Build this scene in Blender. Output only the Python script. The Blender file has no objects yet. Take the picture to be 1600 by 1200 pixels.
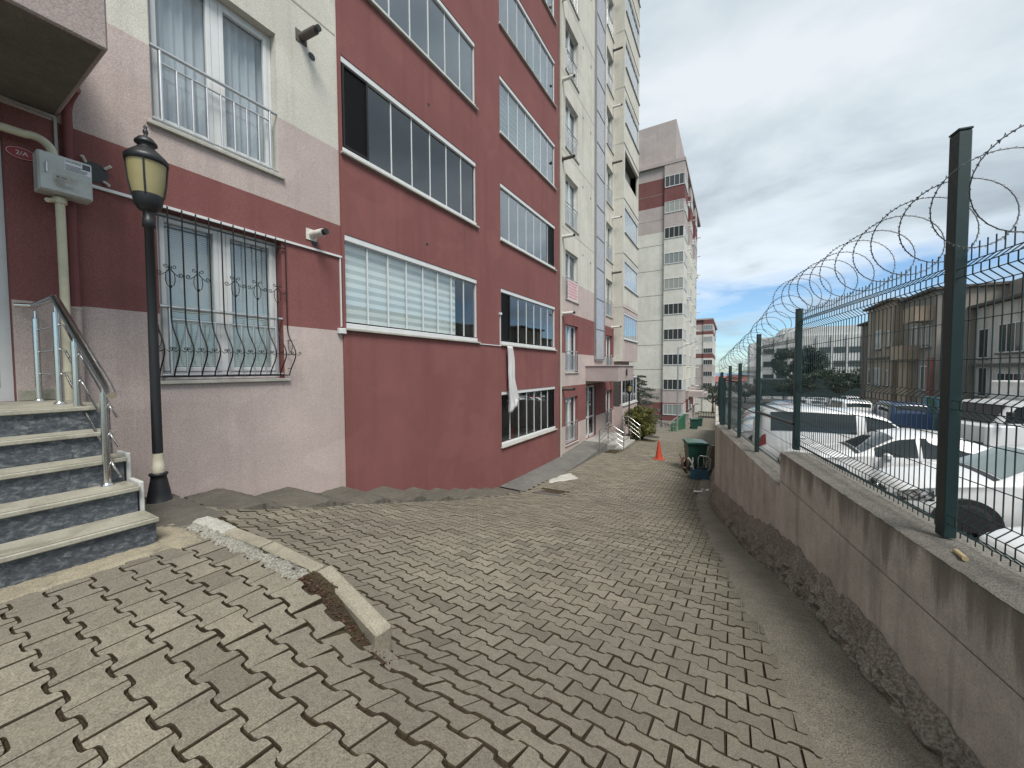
import bpy, math, random
import numpy as np
from mathutils import Vector, Matrix

# ------------------------------------------------------------------ camera, sky, sun, exposure
scene = bpy.context.scene
# origin = the photographer's lens; +y runs along the facade, +x towards the car park, z = 0 at eye height
YAW, PITCH, ROLL = 0.5269, 0.0380, 0.0056
cam_data = bpy.data.cameras.new("camera")
cam = bpy.data.objects.new("camera", cam_data)
scene.collection.objects.link(cam)
cam_data.sensor_fit = 'HORIZONTAL'
cam_data.sensor_width = 36.0
cam_data.lens = 36.0 * 590.0 / 1600.0
cam_data.clip_start = 0.05
cam_data.clip_end = 6000.0
cam.matrix_world = (Matrix.Rotation(YAW, 4, 'Z') @ Matrix.Rotation(math.pi / 2 - PITCH, 4, 'X')
                    @ Matrix.Rotation(-ROLL, 4, 'Z'))
scene.camera = cam

SUN_EL, SUN_AZ = math.radians(56), math.radians(128)     # azimuth clockwise from +y
world = bpy.data.worlds.new("World")
scene.world = world
world.use_nodes = True
nt = world.node_tree
nt.nodes.clear()
def wn(t, **kw):
    n = nt.nodes.new(t)
    for k, v in kw.items():
        setattr(n, k, v)
    return n
def wl(a, b): nt.links.new(a, b)
wout = wn('ShaderNodeOutputWorld')
sky = wn('ShaderNodeTexSky', sky_type='NISHITA')
sky.sun_disc = False
sky.sun_elevation = SUN_EL
sky.sun_rotation = SUN_AZ
sky.air_density = 1.0; sky.dust_density = 0.25; sky.ozone_density = 3.0
bg_sky = wn('ShaderNodeBackground'); bg_sky.inputs['Strength'].default_value = 0.05
tint = wn('ShaderNodeMixRGB', blend_type='MULTIPLY'); tint.inputs[0].default_value = 1.0; tint.inputs[2].default_value = (0.72, 0.92, 1.06, 1)
wl(sky.outputs[0], tint.inputs[1]); wl(tint.outputs[0], bg_sky.inputs['Color'])
tc = wn('ShaderNodeTexCoord')
sep = wn('ShaderNodeSeparateXYZ'); wl(tc.outputs['Generated'], sep.inputs[0])
def wmath(op, a, b=None, c=None, clamp=False):
    n = wn('ShaderNodeMath', operation=op); n.use_clamp = clamp
    for i, v in enumerate((a, b, c)):
        if v is None: continue
        if isinstance(v, (int, float)): n.inputs[i].default_value = v
        else: wl(v, n.inputs[i])
    return n.outputs[0]
def wramp(fac, stops):
    n = wn('ShaderNodeValToRGB'); e = n.color_ramp.elements
    while len(e) < len(stops): e.new(0.5)
    for el, (p, col) in zip(e, stops):
        el.position = p; el.color = (*col, 1) if len(col) == 3 else col
    wl(fac, n.inputs[0]); return n.outputs[0]
zc = wmath('MAXIMUM', sep.outputs['Z'], 0.0)
den = wmath('ADD', zc, 0.16)
px = wmath('DIVIDE', sep.outputs['X'], den); py = wmath('DIVIDE', sep.outputs['Y'], den)
comb = wn('ShaderNodeCombineXYZ'); wl(px, comb.inputs[0]); wl(py, comb.inputs[1])
def wnoise(scale, detail, rough, seed, dist=0.0):
    mp = wn('ShaderNodeMapping'); mp.inputs['Location'].default_value = (seed, seed * 0.7, 0)
    mp.inputs['Rotation'].default_value = (0, 0, 0.6); mp.inputs['Scale'].default_value = (1.0, 1.25, 1)
    wl(comb.outputs[0], mp.inputs[0])
    n = wn('ShaderNodeTexNoise'); n.inputs['Scale'].default_value = scale; n.inputs['Detail'].default_value = detail
    n.inputs['Roughness'].default_value = rough; n.inputs['Distortion'].default_value = dist
    wl(mp.outputs[0], n.inputs['Vector']); return n.outputs['Fac']
n1 = wnoise(0.55, 6, 0.5, 21.2, 0.1)
n2 = wnoise(1.5, 9, 0.55, 42.4, 0.2)
# cover: nearly closed high up, broken into streaks towards the horizon
cov = wmath('ADD', wmath('MULTIPLY', n2, 0.8), wramp(zc, [(0.02, (0.0,) * 3), (0.12, (0.03,) * 3), (0.24, (0.26,) * 3), (0.36, (0.5,) * 3), (0.55, (0.6,) * 3)]))
cover = wramp(cov, [(0.40, (0.08,) * 3), (0.62, (0.88,) * 3), (0.74, (1,) * 3)])
shade = wmath('ADD', wmath('MULTIPLY', n1, 0.55), wmath('MULTIPLY', n2, 0.45))
cloud = wramp(shade, [(0.40, (0.59, 0.635, 0.67)), (0.49, (0.46, 0.52, 0.565)), (0.56, (0.335, 0.39, 0.435)), (0.66, (0.24, 0.285, 0.325))])
dim = wramp(zc, [(0.0, (0.80,) * 3), (0.22, (0.84,) * 3), (0.5, (0.70,) * 3), (1.0, (0.68,) * 3)])
mul = wn('ShaderNodeMixRGB', blend_type='MULTIPLY'); mul.inputs[0].default_value = 1.0
wl(cloud, mul.inputs[1]); wl(dim, mul.inputs[2])
bg_cloud = wn('ShaderNodeBackground'); bg_cloud.inputs['Strength'].default_value = 0.68
wl(mul.outputs[0], bg_cloud.inputs['Color'])
mixw = wn('ShaderNodeMixShader')
wl(cover, mixw.inputs[0]); wl(bg_sky.outputs[0], mixw.inputs[1]); wl(bg_cloud.outputs[0], mixw.inputs[2])
wl(mixw.outputs[0], wout.inputs['Surface'])

sun_data = bpy.data.lights.new("sun", 'SUN')
sun_data.energy = 1.5
sun_data.angle = math.radians(24)
sun_data.color = (1.0, 0.96, 0.9)
sun = bpy.data.objects.new("sun", sun_data)
scene.collection.objects.link(sun)
sd = Vector((math.sin(SUN_AZ) * math.cos(SUN_EL), math.cos(SUN_AZ) * math.cos(SUN_EL), math.sin(SUN_EL)))
sun.rotation_euler = sd.to_track_quat('Z', 'Y').to_euler()
sun.location = (20, -20, 40)

scene.view_settings.view_transform = 'Standard'
scene.view_settings.look = 'None'
scene.view_settings.gamma = 1.0
scene.view_settings.use_curve_mapping = False
scene.view_settings.exposure = 1.55
scene.cycles.max_bounces = 6
scene.cycles.transparent_max_bounces = 24

# ------------------------------------------------------------------ helpers
random.seed(7)
col = scene.collection
class MB:
    """collects faces; build() links them as one mesh object"""
    def __init__(s): s.v = []; s.f = []; s.m = []; s.s = []
    def add(s, vs, fs, m=0, smooth=False):
        o = len(s.v); s.v += [tuple(v) for v in vs]
        for f in fs: s.f.append(tuple(i + o for i in f)); s.m.append(m); s.s.append(smooth)
        return s
    def quad(s, a, b, c, d, m=0): return s.add((a, b, c, d), ((0, 1, 2, 3),), m)
    def box(s, x0, x1, y0, y1, z0, z1, m=0):
        if x0 > x1: x0, x1 = x1, x0
        if y0 > y1: y0, y1 = y1, y0
        if z0 > z1: z0, z1 = z1, z0
        return s.add([(x0, y0, z0), (x1, y0, z0), (x1, y1, z0), (x0, y1, z0), (x0, y0, z1), (x1, y0, z1), (x1, y1, z1), (x0, y1, z1)],
                     [(0, 3, 2, 1), (4, 5, 6, 7), (0, 1, 5, 4), (1, 2, 6, 5), (2, 3, 7, 6), (3, 0, 4, 7)], m)
    def bbox(s, x0, x1, y0, y1, z0, z1, b=0.01, m=0):
        """box with chamfered edges"""
        if x0 > x1: x0, x1 = x1, x0
        if y0 > y1: y0, y1 = y1, y0
        if z0 > z1: z0, z1 = z1, z0
        X, Y, Z = (x0, x1), (y0, y1), (z0, z1); vs = []; idx = {}
        for i in (0, 1):
            for j in (0, 1):
                for k in (0, 1):
                    sx, sy, sz = (b, -b)[i], (b, -b)[j], (b, -b)[k]
                    for ax, p in enumerate(((X[i], Y[j] + sy, Z[k] + sz), (X[i] + sx, Y[j], Z[k] + sz), (X[i] + sx, Y[j] + sy, Z[k]))):
                        idx[i, j, k, ax] = len(vs); vs.append(p)
        fs = []
        for ax in range(3):
            for sd_ in (0, 1):
                c = []
                for (p, q) in ((0, 0), (1, 0), (1, 1), (0, 1)):
                    t = [p, q]; t.insert(ax, sd_); c.append(idx[t[0], t[1], t[2], ax])
                fs.append(c if (sd_ == 1) ^ (ax == 1) else c[::-1])
        for ax in range(3):
            o1, o2 = [a for a in range(3) if a != ax]
            for p in (0, 1):
                for q in (0, 1):
                    def k(e, who):
                        t = [0, 0, 0]; t[ax] = e; t[o1] = p; t[o2] = q; return idx[t[0], t[1], t[2], who]
                    c = [k(0, o1), k(1, o1), k(1, o2), k(0, o2)]
                    flip = ((p == q) ^ (ax == 1))
                    fs.append(c[::-1] if flip else c)
        for i in (0, 1):
            for j in (0, 1):
                for k_ in (0, 1):
                    c = [idx[i, j, k_, a] for a in range(3)]
                    fs.append(c if (i + j + k_) % 2 == 1 else c[::-1])
        return s.add(vs, fs, m)
    def prism(s, poly, axis, a0, a1, m=0):
        """poly: 2D points in the plane of the other two axes (in axis order)"""
        n = len(poly)
        def P(p, a):
            t = list(p); t.insert(axis, a); return tuple(t)
        vs = [P(p, a0) for p in poly] + [P(p, a1) for p in poly]
        fs = [tuple(range(n))[::-1], tuple(range(n, 2 * n))] + [(i, (i + 1) % n, n + (i + 1) % n, n + i) for i in range(n)]
        area = sum(poly[i][0] * poly[(i + 1) % n][1] - poly[(i + 1) % n][0] * poly[i][1] for i in range(n))
        if (area < 0) ^ (axis == 1) ^ (a1 < a0): fs = [f[::-1] for f in fs]
        return s.add(vs, fs, m)
    def tube(s, pts, r, n=8, m=0, closed=False, caps=True, smooth=True):
        pts = [Vector(p) for p in pts]; N = len(pts); rs = r if isinstance(r, (list, tuple)) else [r] * N
        vs = []; up = None
        for i, p in enumerate(pts):
            if closed: t = pts[(i + 1) % N] - pts[i - 1]
            else: t = pts[min(i + 1, N - 1)] - pts[max(i - 1, 0)]
            if t.length < 1e-9: t = Vector((0, 0, 1))
            t.normalize()
            if up is None:
                up = Vector((0, 0, 1)) if abs(t.z) < 0.9 else Vector((1, 0, 0))
            u = (up - t * up.dot(t))
            if u.length < 1e-6: u = t.orthogonal()
            u.normalize(); w = t.cross(u); up = u
            for k in range(n):
                a = 2 * math.pi * k / n; vs.append(p + (u * math.cos(a) + w * math.sin(a)) * rs[i])
        fs = []
        for i in range(N if closed else N - 1):
            j = (i + 1) % N
            for k in range(n): fs.append((i * n + k, i * n + (k + 1) % n, j * n + (k + 1) % n, j * n + k))
        s.add(vs, fs, m, smooth)
        if caps and not closed:
            s.add(vs[:n], [tuple(range(n))[::-1]], m); s.add(vs[-n:], [tuple(range(n))], m)
        return s
    def lathe(s, prof, c=(0, 0, 0), n=20, m=0, smooth=True, sq=None):
        """prof: (r, z) from bottom to top"""
        vs = []; fs = []
        for r, z in prof:
            for k in range(n):
                a = 2 * math.pi * k / n; vs.append((c[0] + r * math.cos(a), c[1] + r * math.sin(a), c[2] + z))
        for i in range(len(prof) - 1):
            for k in range(n): fs.append((i * n + k, i * n + (k + 1) % n, (i + 1) * n + (k + 1) % n, (i + 1) * n + k))
        s.add(vs, fs, m, smooth)
        if prof[0][0] > 1e-4: s.add(vs[:n], [tuple(range(n))[::-1]], m)
        if prof[-1][0] > 1e-4: s.add(vs[-n:], [tuple(range(n))], m)
        return s
    def mesh(s, name, mats):
        me = bpy.data.meshes.new(name); me.from_pydata(s.v, [], s.f)
        for mt in (mats if isinstance(mats, (list, tuple)) else [mats]): me.materials.append(mt)
        me.polygons.foreach_set('material_index', s.m); me.polygons.foreach_set('use_smooth', s.s)
        me.update(); return me
    def build(s, name, mats, parent=None, loc=None):
        return obj(name, s.mesh(name, mats), parent, loc)
def obj(name, me, parent=None, loc=None, rot=None):
    o = bpy.data.objects.new(name, me); col.objects.link(o)
    if parent: o.parent = parent
    if loc is not None: o.location = loc
    if rot is not None: o.rotation_euler = rot
    return o
def tag(o, label=None, cat=None, group=None, kind=None):
    if label: o['label'] = label
    if cat: o['category'] = cat
    if group: o['group'] = group
    if kind: o['kind'] = kind
    return o
def empty(name, loc=(0, 0, 0), label=None, cat=None, group=None, rz=0.0):
    o = bpy.data.objects.new(name, None); col.objects.link(o); o.location = loc; o.rotation_euler = (0, 0, rz)
    o.empty_display_size = 0.2
    return tag(o, label, cat, group)
def copy_tree(o, parent=None):
    c = o.copy(); col.objects.link(c); c.parent = parent
    for ch in o.children: copy_tree(ch, c)
    return c
def arc(c, r, a0, a1, n, plane):
    out = []
    for i in range(n + 1):
        a = a0 + (a1 - a0) * i / n; out.append(tuple(Vector(c) + Vector(plane[0]) * (r * math.cos(a)) + Vector(plane[1]) * (r * math.sin(a))))
    return out

# ------------------------------------------------------------------ materials
class NT:
    def __init__(s, name):
        s.mat = bpy.data.materials.new(name); s.mat.use_nodes = True; s.t = s.mat.node_tree; s.t.nodes.clear()
        s.out = s.n('ShaderNodeOutputMaterial')
    def n(s, t, **kw):
        x = s.t.nodes.new(t)
        for k, v in kw.items(): setattr(x, k, v)
        return x
    def l(s, a, b): s.t.links.new(a, b)
    def val(s, inp, v):
        if isinstance(v, (int, float)): inp.default_value = v
        elif isinstance(v, (tuple, list)): inp.default_value = (*v, 1) if len(v) == 3 and inp.type == 'RGBA' else v
        else: s.l(v, inp)
    def math(s, op, a, b=None, clamp=False):
        x = s.n('ShaderNodeMath', operation=op); x.use_clamp = clamp; s.val(x.inputs[0], a)
        if b is not None: s.val(x.inputs[1], b)
        return x.outputs[0]
    def coord(s, scale=(1, 1, 1), kind='Object', loc=(0, 0, 0)):
        tcn = s.n('ShaderNodeTexCoord'); mp = s.n('ShaderNodeMapping'); mp.inputs['Scale'].default_value = scale
        mp.inputs['Location'].default_value = loc
        if kind == 'World':
            g = s.n('ShaderNodeNewGeometry'); s.l(g.outputs['Position'], mp.inputs[0])
        else: s.l(tcn.outputs[kind], mp.inputs[0])
        return mp.outputs[0]
    def noise(s, scale, detail=4, rough=0.55, vec=None, dist=0.0):
        x = s.n('ShaderNodeTexNoise'); x.inputs['Scale'].default_value = scale; x.inputs['Detail'].default_value = detail
        x.inputs['Roughness'].default_value = rough; x.inputs['Distortion'].default_value = dist
        if vec is not None: s.l(vec, x.inputs['Vector'])
        return x.outputs['Fac']
    def ramp(s, fac, stops):
        x = s.n('ShaderNodeValToRGB'); e = x.color_ramp.elements
        while len(e) < len(stops): e.new(0.5)
        for el, (p, c) in zip(e, stops):
            if isinstance(c, (int, float)): c = (c, c, c)
            el.position = p; el.color = (*c, 1)
        s.l(fac, x.inputs[0]); return x.outputs[0]
    def mix(s, fac, a, b, mode='MIX'):
        x = s.n('ShaderNodeMixRGB', blend_type=mode); s.val(x.inputs[0], fac); s.val(x.inputs[1], a); s.val(x.inputs[2], b)
        return x.outputs[0]
    def bump(s, h, strength=0.3, dist=0.01):
        b = s.n('ShaderNodeBump'); b.inputs['Strength'].default_value = strength; b.inputs['Distance'].default_value = dist
        s.l(h, b.inputs['Height']); return b.outputs[0]
    def bsdf(s, color, rough=0.7, metal=0.0, normal=None, spec=0.5, **kw):
        b = s.n('ShaderNodeBsdfPrincipled'); s.val(b.inputs['Base Color'], color); s.val(b.inputs['Roughness'], rough)
        s.val(b.inputs['Metallic'], metal); b.inputs['Specular IOR Level'].default_value = spec
        if normal is not None: s.l(normal, b.inputs['Normal'])
        for k, v in kw.items(): s.val(b.inputs[k.replace('_', ' ')], v)
        s.l(b.outputs[0], s.out.inputs['Surface']); return b
_mc = {}
def cached(fn):
    def g(*a, **k):
        key = (fn.__name__, a, tuple(sorted(k.items())))
        if key not in _mc: _mc[key] = fn(*a, **k)
        return _mc[key]
    return g
def sc(c, k): return tuple(min(1, x * k) for x in c)
@cached
def stucco(name, color, streak=0.35, grain=1.0):
    m = NT(name); w = m.coord(kind='World')
    g = m.noise(95, 3, 0.6, w); b1 = m.noise(0.7, 6, 0.6, w); b2 = m.noise(4.0, 5, 0.65, w)
    st = m.noise(1.0, 5, 0.6, m.coord((1.5, 4.0, 0.18), 'World'))
    c = m.mix(m.ramp(b1, [(0.35, 0.0), (0.7, 1.0)]), sc(color, 0.9), sc(color, 1.08))
    c = m.mix(m.math('MULTIPLY', m.ramp(b2, [(0.45, 0.0), (0.75, 1.0)]), 0.3), c, sc(color, 0.8))
    c = m.mix(m.math('MULTIPLY', m.ramp(st, [(0.52, 0.0), (0.72, 1.0)]), streak), c, (color[0] * 0.62, color[1] * 0.6, color[2] * 0.58))
    pt = m.noise(0.9, 3, 0.4, m.coord((1, 1, 1.4), 'World', (4, 7, 2)), 0.6)
    c = m.mix(m.ramp(pt, [(0.60, 0.0), (0.64, 0.22)]), c, sc(color, 1.25))
    vo = m.n('ShaderNodeTexVoronoi', feature='DISTANCE_TO_EDGE'); vo.inputs['Scale'].default_value = 0.55
    dv = m.n('ShaderNodeVectorMath', operation='ADD'); m.l(w, dv.inputs[0]); nz = m.n('ShaderNodeTexNoise'); nz.inputs['Scale'].default_value = 2.5; nz.inputs['Detail'].default_value = 5; m.l(w, nz.inputs['Vector']); m.l(nz.outputs['Color'], dv.inputs[1]); m.l(dv.outputs[0], vo.inputs['Vector'])
    ck = m.math('MULTIPLY', m.ramp(vo.outputs['Distance'], [(0.0, 1.0), (0.0035, 0.0)]), m.ramp(m.noise(0.35, 2, 0.5, w), [(0.52, 0.0), (0.6, 0.45)]))
    c = m.mix(ck, c, sc(color, 0.45))
    c = m.mix(0.28 * grain, c, m.ramp(g, [(0.3, (0.05, 0.05, 0.05)), (0.7, (0.95, 0.95, 0.95))]), 'OVERLAY')
    m.bsdf(c, 0.92, 0, m.bump(g, 0.55 * grain, 0.006), 0.2); return m.mat
@cached
def concrete(name, color, grain=1.0, scale=1.0, streaks=0.0, bumps=0.5, grime=None):
    m = NT(name); w = m.coord(kind='World')
    g = m.noise(140 * scale, 4, 0.7, w); b = m.noise(2.2 * scale, 7, 0.65, w); b3 = m.noise(14 * scale, 6, 0.7, w)
    c = m.mix(m.ramp(b, [(0.3, 0.0), (0.72, 1.0)]), sc(color, 0.72), sc(color, 1.18))
    c = m.mix(m.ramp(b3, [(0.35, 0.45), (0.65, 0.0)]), c, sc(color, 0.6))
    c = m.mix(0.5 * grain, c, m.ramp(g, [(0.32, 0.12), (0.68, 0.88)]), 'OVERLAY')
    if streaks:
        st = m.noise(1.0, 7, 0.7, m.coord((3.2, 3.2, 0.30), 'World'), 0.3)
        st2 = m.noise(1.0, 5, 0.65, m.coord((11.0, 11.0, 0.5), 'World'), 0.2)
        f = m.math('MULTIPLY', m.ramp(st, [(0.52, 0.0), (0.66, 1.0)]), streaks)
        c = m.mix(f, c, sc(color, 0.33))
        c = m.mix(m.math('MULTIPLY', m.ramp(st2, [(0.56, 0.0), (0.68, 1.0)]), streaks * 0.6), c, sc(color, 0.4))
    if grime is not None:      # black run-off stains creeping down from the coping
        gg = m.n('ShaderNodeNewGeometry'); sx = m.n('ShaderNodeSeparateXYZ'); m.l(gg.outputs['Position'], sx.inputs[0])
        run = m.noise(1.0, 6, 0.7, m.coord((4.5, 4.5, 0.35), 'World', (3, 1, 0)))
        k = m.math('ADD', m.math('MULTIPLY', m.math('ADD', sx.outputs['Z'], -grime), 1.3), m.math('MULTIPLY', run, 1.5))
        c = m.mix(m.ramp(k, [(0.56, 0.0), (0.74, 0.6), (0.95, 0.8)]), c, (0.12, 0.11, 0.094))
    h = m.math('ADD', m.math('MULTIPLY', g, 0.4), m.math('MULTIPLY', b3, 0.9))
    m.bsdf(c, 0.9, 0, m.bump(h, bumps, 0.012), 0.25); return m.mat
@cached
def paint(name, color, rough=0.5, metal=0.0, dirt=0.15, spec=0.5):
    m = NT(name); w = m.coord(kind='World')
    b = m.noise(6, 6, 0.65, w); f = m.noise(60, 3, 0.6, w)
    c = m.mix(m.math('MULTIPLY', m.ramp(b, [(0.42, 0.0), (0.75, 1.0)]), dirt * 2), color, (color[0] * 0.55, color[1] * 0.52, color[2] * 0.47))
    m.bsdf(c, m.math('ADD', m.math('MULTIPLY', f, 0.2), rough - 0.1), metal, m.bump(f, 0.06, 0.002), spec); return m.mat
@cached
def carpaint(name, color):
    m = NT(name); w = m.coord(kind='World'); f = m.noise(25, 4, 0.6, w)
    c = m.mix(m.math('MULTIPLY', m.ramp(f, [(0.5, 0.0), (0.8, 1.0)]), 0.25), color, sc(color, 0.8))
    m.bsdf(c, 0.32, 0, None, 0.5, Coat_Weight=0.7, Coat_Roughness=0.06); return m.mat
@cached
def glass(name, tint=(0.75, 0.8, 0.8), refl=0.1, rough=0.015, wave=0.0):
    m = NT(name)
    tr = m.n('ShaderNodeBsdfTransparent'); tr.inputs[0].default_value = (*tint, 1)
    gl = m.n('ShaderNodeBsdfGlossy'); gl.inputs['Roughness'].default_value = rough; gl.inputs[0].default_value = (0.95, 0.97, 1, 1)
    lw = m.n('ShaderNodeLayerWeight'); lw.inputs[0].default_value = 0.5
    if wave:
        nn = m.bump(m.noise(0.9, 2, 0.5, m.coord(kind='World')), wave, 0.05)
        m.l(nn, gl.inputs['Normal'])
    fr = m.math('MULTIPLY', m.math('POWER', lw.outputs['Facing'], 4.0), 0.9)
    mx = m.n('ShaderNodeMixShader'); m.l(m.math('ADD', fr, refl, True), mx.inputs[0])
    m.l(tr.outputs[0], mx.inputs[1]); m.l(gl.outputs[0], mx.inputs[2]); m.l(mx.outputs[0], m.out.inputs['Surface'])
    return m.mat
@cached
def cloth(name, color, sx=1.0):
    m = NT(name); f = m.noise(180, 2, 0.5, m.coord(kind='World')); b = m.noise(3, 4, 0.6, m.coord(kind='World'))
    c = m.mix(b, sc(color, 0.85), sc(color, 1.1))
    m.bsdf(c, 0.95, 0, m.bump(f, 0.2, 0.002), 0.1); return m.mat
@cached
def leafmat(name, c0, c1):
    m = NT(name); g = m.n('ShaderNodeNewGeometry')
    c = m.mix(g.outputs['Random Per Island'], c0, c1)
    b = m.n('ShaderNodeBsdfPrincipled'); m.l(c, b.inputs['Base Color']); b.inputs['Roughness'].default_value = 0.55
    t = m.n('ShaderNodeBsdfTranslucent'); m.l(c, t.inputs[0])
    mx = m.n('ShaderNodeMixShader'); mx.inputs[0].default_value = 0.3
    m.l(b.outputs[0], mx.inputs[1]); m.l(t.outputs[0], mx.inputs[2]); m.l(mx.outputs[0], m.out.inputs['Surface']); return m.mat

RED = (0.205, 0.084, 0.079); PINK = (0.45, 0.372, 0.348); BEIGE = (0.54, 0.52, 0.46)
M_RED, M_PINK, M_BEIGE = stucco('stucco_red', RED, 0.4), stucco('stucco_pink', PINK, 0.38), stucco('stucco_beige', BEIGE, 0.5)
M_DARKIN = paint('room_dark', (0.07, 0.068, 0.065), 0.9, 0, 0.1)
M_PVC = paint('white_frame', (0.60, 0.61, 0.61), 0.35, 0, 0.1)
M_ALU = paint('aluminium', (0.55, 0.56, 0.57), 0.35, 0.8, 0.1)
M_STEEL = paint('stainless', (0.62, 0.62, 0.61), 0.2, 1.0, 0.05)
M_MARBLE = concrete('sill_marble', (0.44, 0.43, 0.38), 0.3)
M_GLASS = glass('window_glass', (0.90, 0.93, 0.93), 0.07, 0.012, 0.02)
M_GLASS_TINT = glass('tinted_glass', (0.30, 0.34, 0.37), 0.12, 0.012, 0.03)
M_GLASS_GREY = glass('grey_glass', (0.66, 0.71, 0.71), 0.22, 0.02, 0.04)
M_BLACK = paint('black_paint', (0.012, 0.013, 0.015), 0.45, 0, 0.1)
M_IRON = paint('wrought_iron', (0.014, 0.013, 0.013), 0.5, 0.3, 0.2)
M_CURTAIN = cloth('grey_curtain', (0.60, 0.60, 0.64))
M_WHITECLOTH = cloth('white_cloth', (0.72, 0.72, 0.70))
M_CREAM = paint('cream_pipe', (0.55, 0.51, 0.38), 0.5, 0, 0.25)
M_REDPIPE = paint('red_pipe', (0.16, 0.04, 0.04), 0.55, 0, 0.2)
M_GREENPOST = paint('green_powder_coat', (0.011, 0.030, 0.031), 0.45, 0, 0.15)
M_RUBBER = paint('rubber', (0.018, 0.018, 0.019), 0.8, 0, 0.2)
M_PLASTIC = paint('black_plastic', (0.02, 0.02, 0.021), 0.55, 0, 0.15)
M_CHROME = paint('chrome', (0.75, 0.76, 0.77), 0.12, 1.0, 0.0)
# ------------------------------------------------------------------ terrain heights (below eye level)
FAR = ([12, 19, 23, 50, 62, 110, 160], [3.34, 3.52, 3.85, 7.0, 7.9, 11.0, 13.0])
PL = ([-8, 1.25, 1.6, 2, 2.8, 4, 5.6, 7.2, 8.7] + FAR[0], [1.13, 1.19, 1.35, 1.50, 1.73, 2.05, 2.5, 2.9, 3.2] + FAR[1])
PM = ([-8, .5, .84, 1.06, 1.28, 1.5, 1.75, 1.9, 2.7, 4, 5.2, 6, 8, 9] + FAR[0], [1.13, 1.13, 1.18, 1.28, 1.41, 1.53, 1.62, 1.67, 1.87, 2.08, 2.32, 2.55, 2.92, 3.13] + FAR[1])
PR = ([-8, 0, .6, 1.28, 2.5, 3.3, 4.1, 5.2, 6, 8, 11] + FAR[0], [1.13, 1.30, 1.44, 1.60, 1.83, 1.92, 2.05, 2.3, 2.55, 2.88, 3.25] + FAR[1])
def smooth_prof(P):
    ys = np.arange(-9, 170, 0.05); d = np.interp(ys, *P); k = np.ones(7) / 7
    return ys, np.concatenate([d[:3], np.convolve(d, k, 'valid'), d[-3:]])
PL, PM, PR = map(smooth_prof, (PL, PM, PR))
PLATEAU = 1.13
def depth(x, y):
    m_ = np.interp(y, *PM)
    if x >= -0.8: t = min(1, (x + 0.8) / 1.6); return m_ + (np.interp(y, *PR) - m_) * t * t * (3 - 2 * t)
    if y < 1.27: d = PLATEAU
    else: l = np.interp(y, *PL); d = l + (m_ - l) * max(0, min(1, (x + 4.6) / 3.2))
    t = max(0, min(1, (x + 2.05) / 0.75)); t = t * t * (3 - 2 * t)
    return d + (m_ - d) * t
def gz(x, y): return -depth(x, y)
WP, WD = (0.96, 2.13), (-0.1622, 0.98676)          # line of the retaining wall's face
WN = (WD[1], -WD[0])                               # pointing to the car park
def wall_x(y):
    if y < 9.85: return WP[0] + (y - WP[1]) * WD[0] / WD[1]
    return wall_x(9.8499) - 0.03 * (y - 9.85)
def wpt(s, off=0.0):                               # s metres along the wall from WP
    return (WP[0] + WD[0] * s + WN[0] * off, WP[1] + WD[1] * s + WN[1] * off)

# ------------------------------------------------------------------ road bed + pavers
m = NT('joint_dirt'); w = m.coord(kind='World')
a = m.noise(9, 6, 0.65, w); b = m.noise(120, 3, 0.7, w)
c = m.mix(m.ramp(a, [(0.4, 0.0), (0.6, 1.0)]), (0.040, 0.032, 0.023), (0.055, 0.050, 0.026))
c = m.mix(m.ramp(b, [(0.35, 0.0), (0.7, 1.0)]), c, (0.06, 0.045, 0.03))
m.bsdf(c, 0.95, 0, m.bump(b, 0.8, 0.01), 0.1); M_DIRT = m.mat
def paver_material():
    m = NT('paver_concrete'); w = m.coord(kind='World')
    oi = m.n('ShaderNodeObjectInfo'); ge = m.n('ShaderNodeNewGeometry')
    rnd = m.math('FRACT', m.math('ADD', oi.outputs['Random'], ge.outputs['Random Per Island']))
    base = m.ramp(rnd, [(0.0, (0.145, 0.132, 0.102)), (0.2, (0.185, 0.17, 0.132)), (0.8, (0.213, 0.196, 0.152)), (1.0, (0.24, 0.221, 0.172))])
    big = m.noise(0.55, 5, 0.6, w); mid = m.noise(3.5, 6, 0.65, w); fine = m.noise(150, 4, 0.75, w); med = m.noise(34, 5, 0.7, w)
    c = m.mix(m.ramp(big, [(0.34, 0.45), (0.56, 0.0)]), base, (0.118, 0.104, 0.09))
    c = m.mix(m.ramp(mid, [(0.35, 0.25), (0.55, 0.0)]), c, (0.105, 0.096, 0.078))
    c = m.mix(m.ramp(med, [(0.3, 0.45), (0.55, 0.0)]), c, (0.10, 0.092, 0.075))
    c = m.mix(0.55, c, m.ramp(fine, [(0.33, 0.1), (0.67, 0.9)]), 'OVERLAY')
    sp = m.noise(420, 1, 0.5, w); c = m.mix(m.ramp(sp, [(0.70, 0.0), (0.76, 0.6)]), c, (0.5, 0.47, 0.4))
    h = m.math('ADD', fine, m.math('MULTIPLY', med, 1.2))
    m.bsdf(c, 0.93, 0, m.bump(h, 0.3, 0.002), 0.2); return m.mat
M_PAVER = paver_material()
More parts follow.
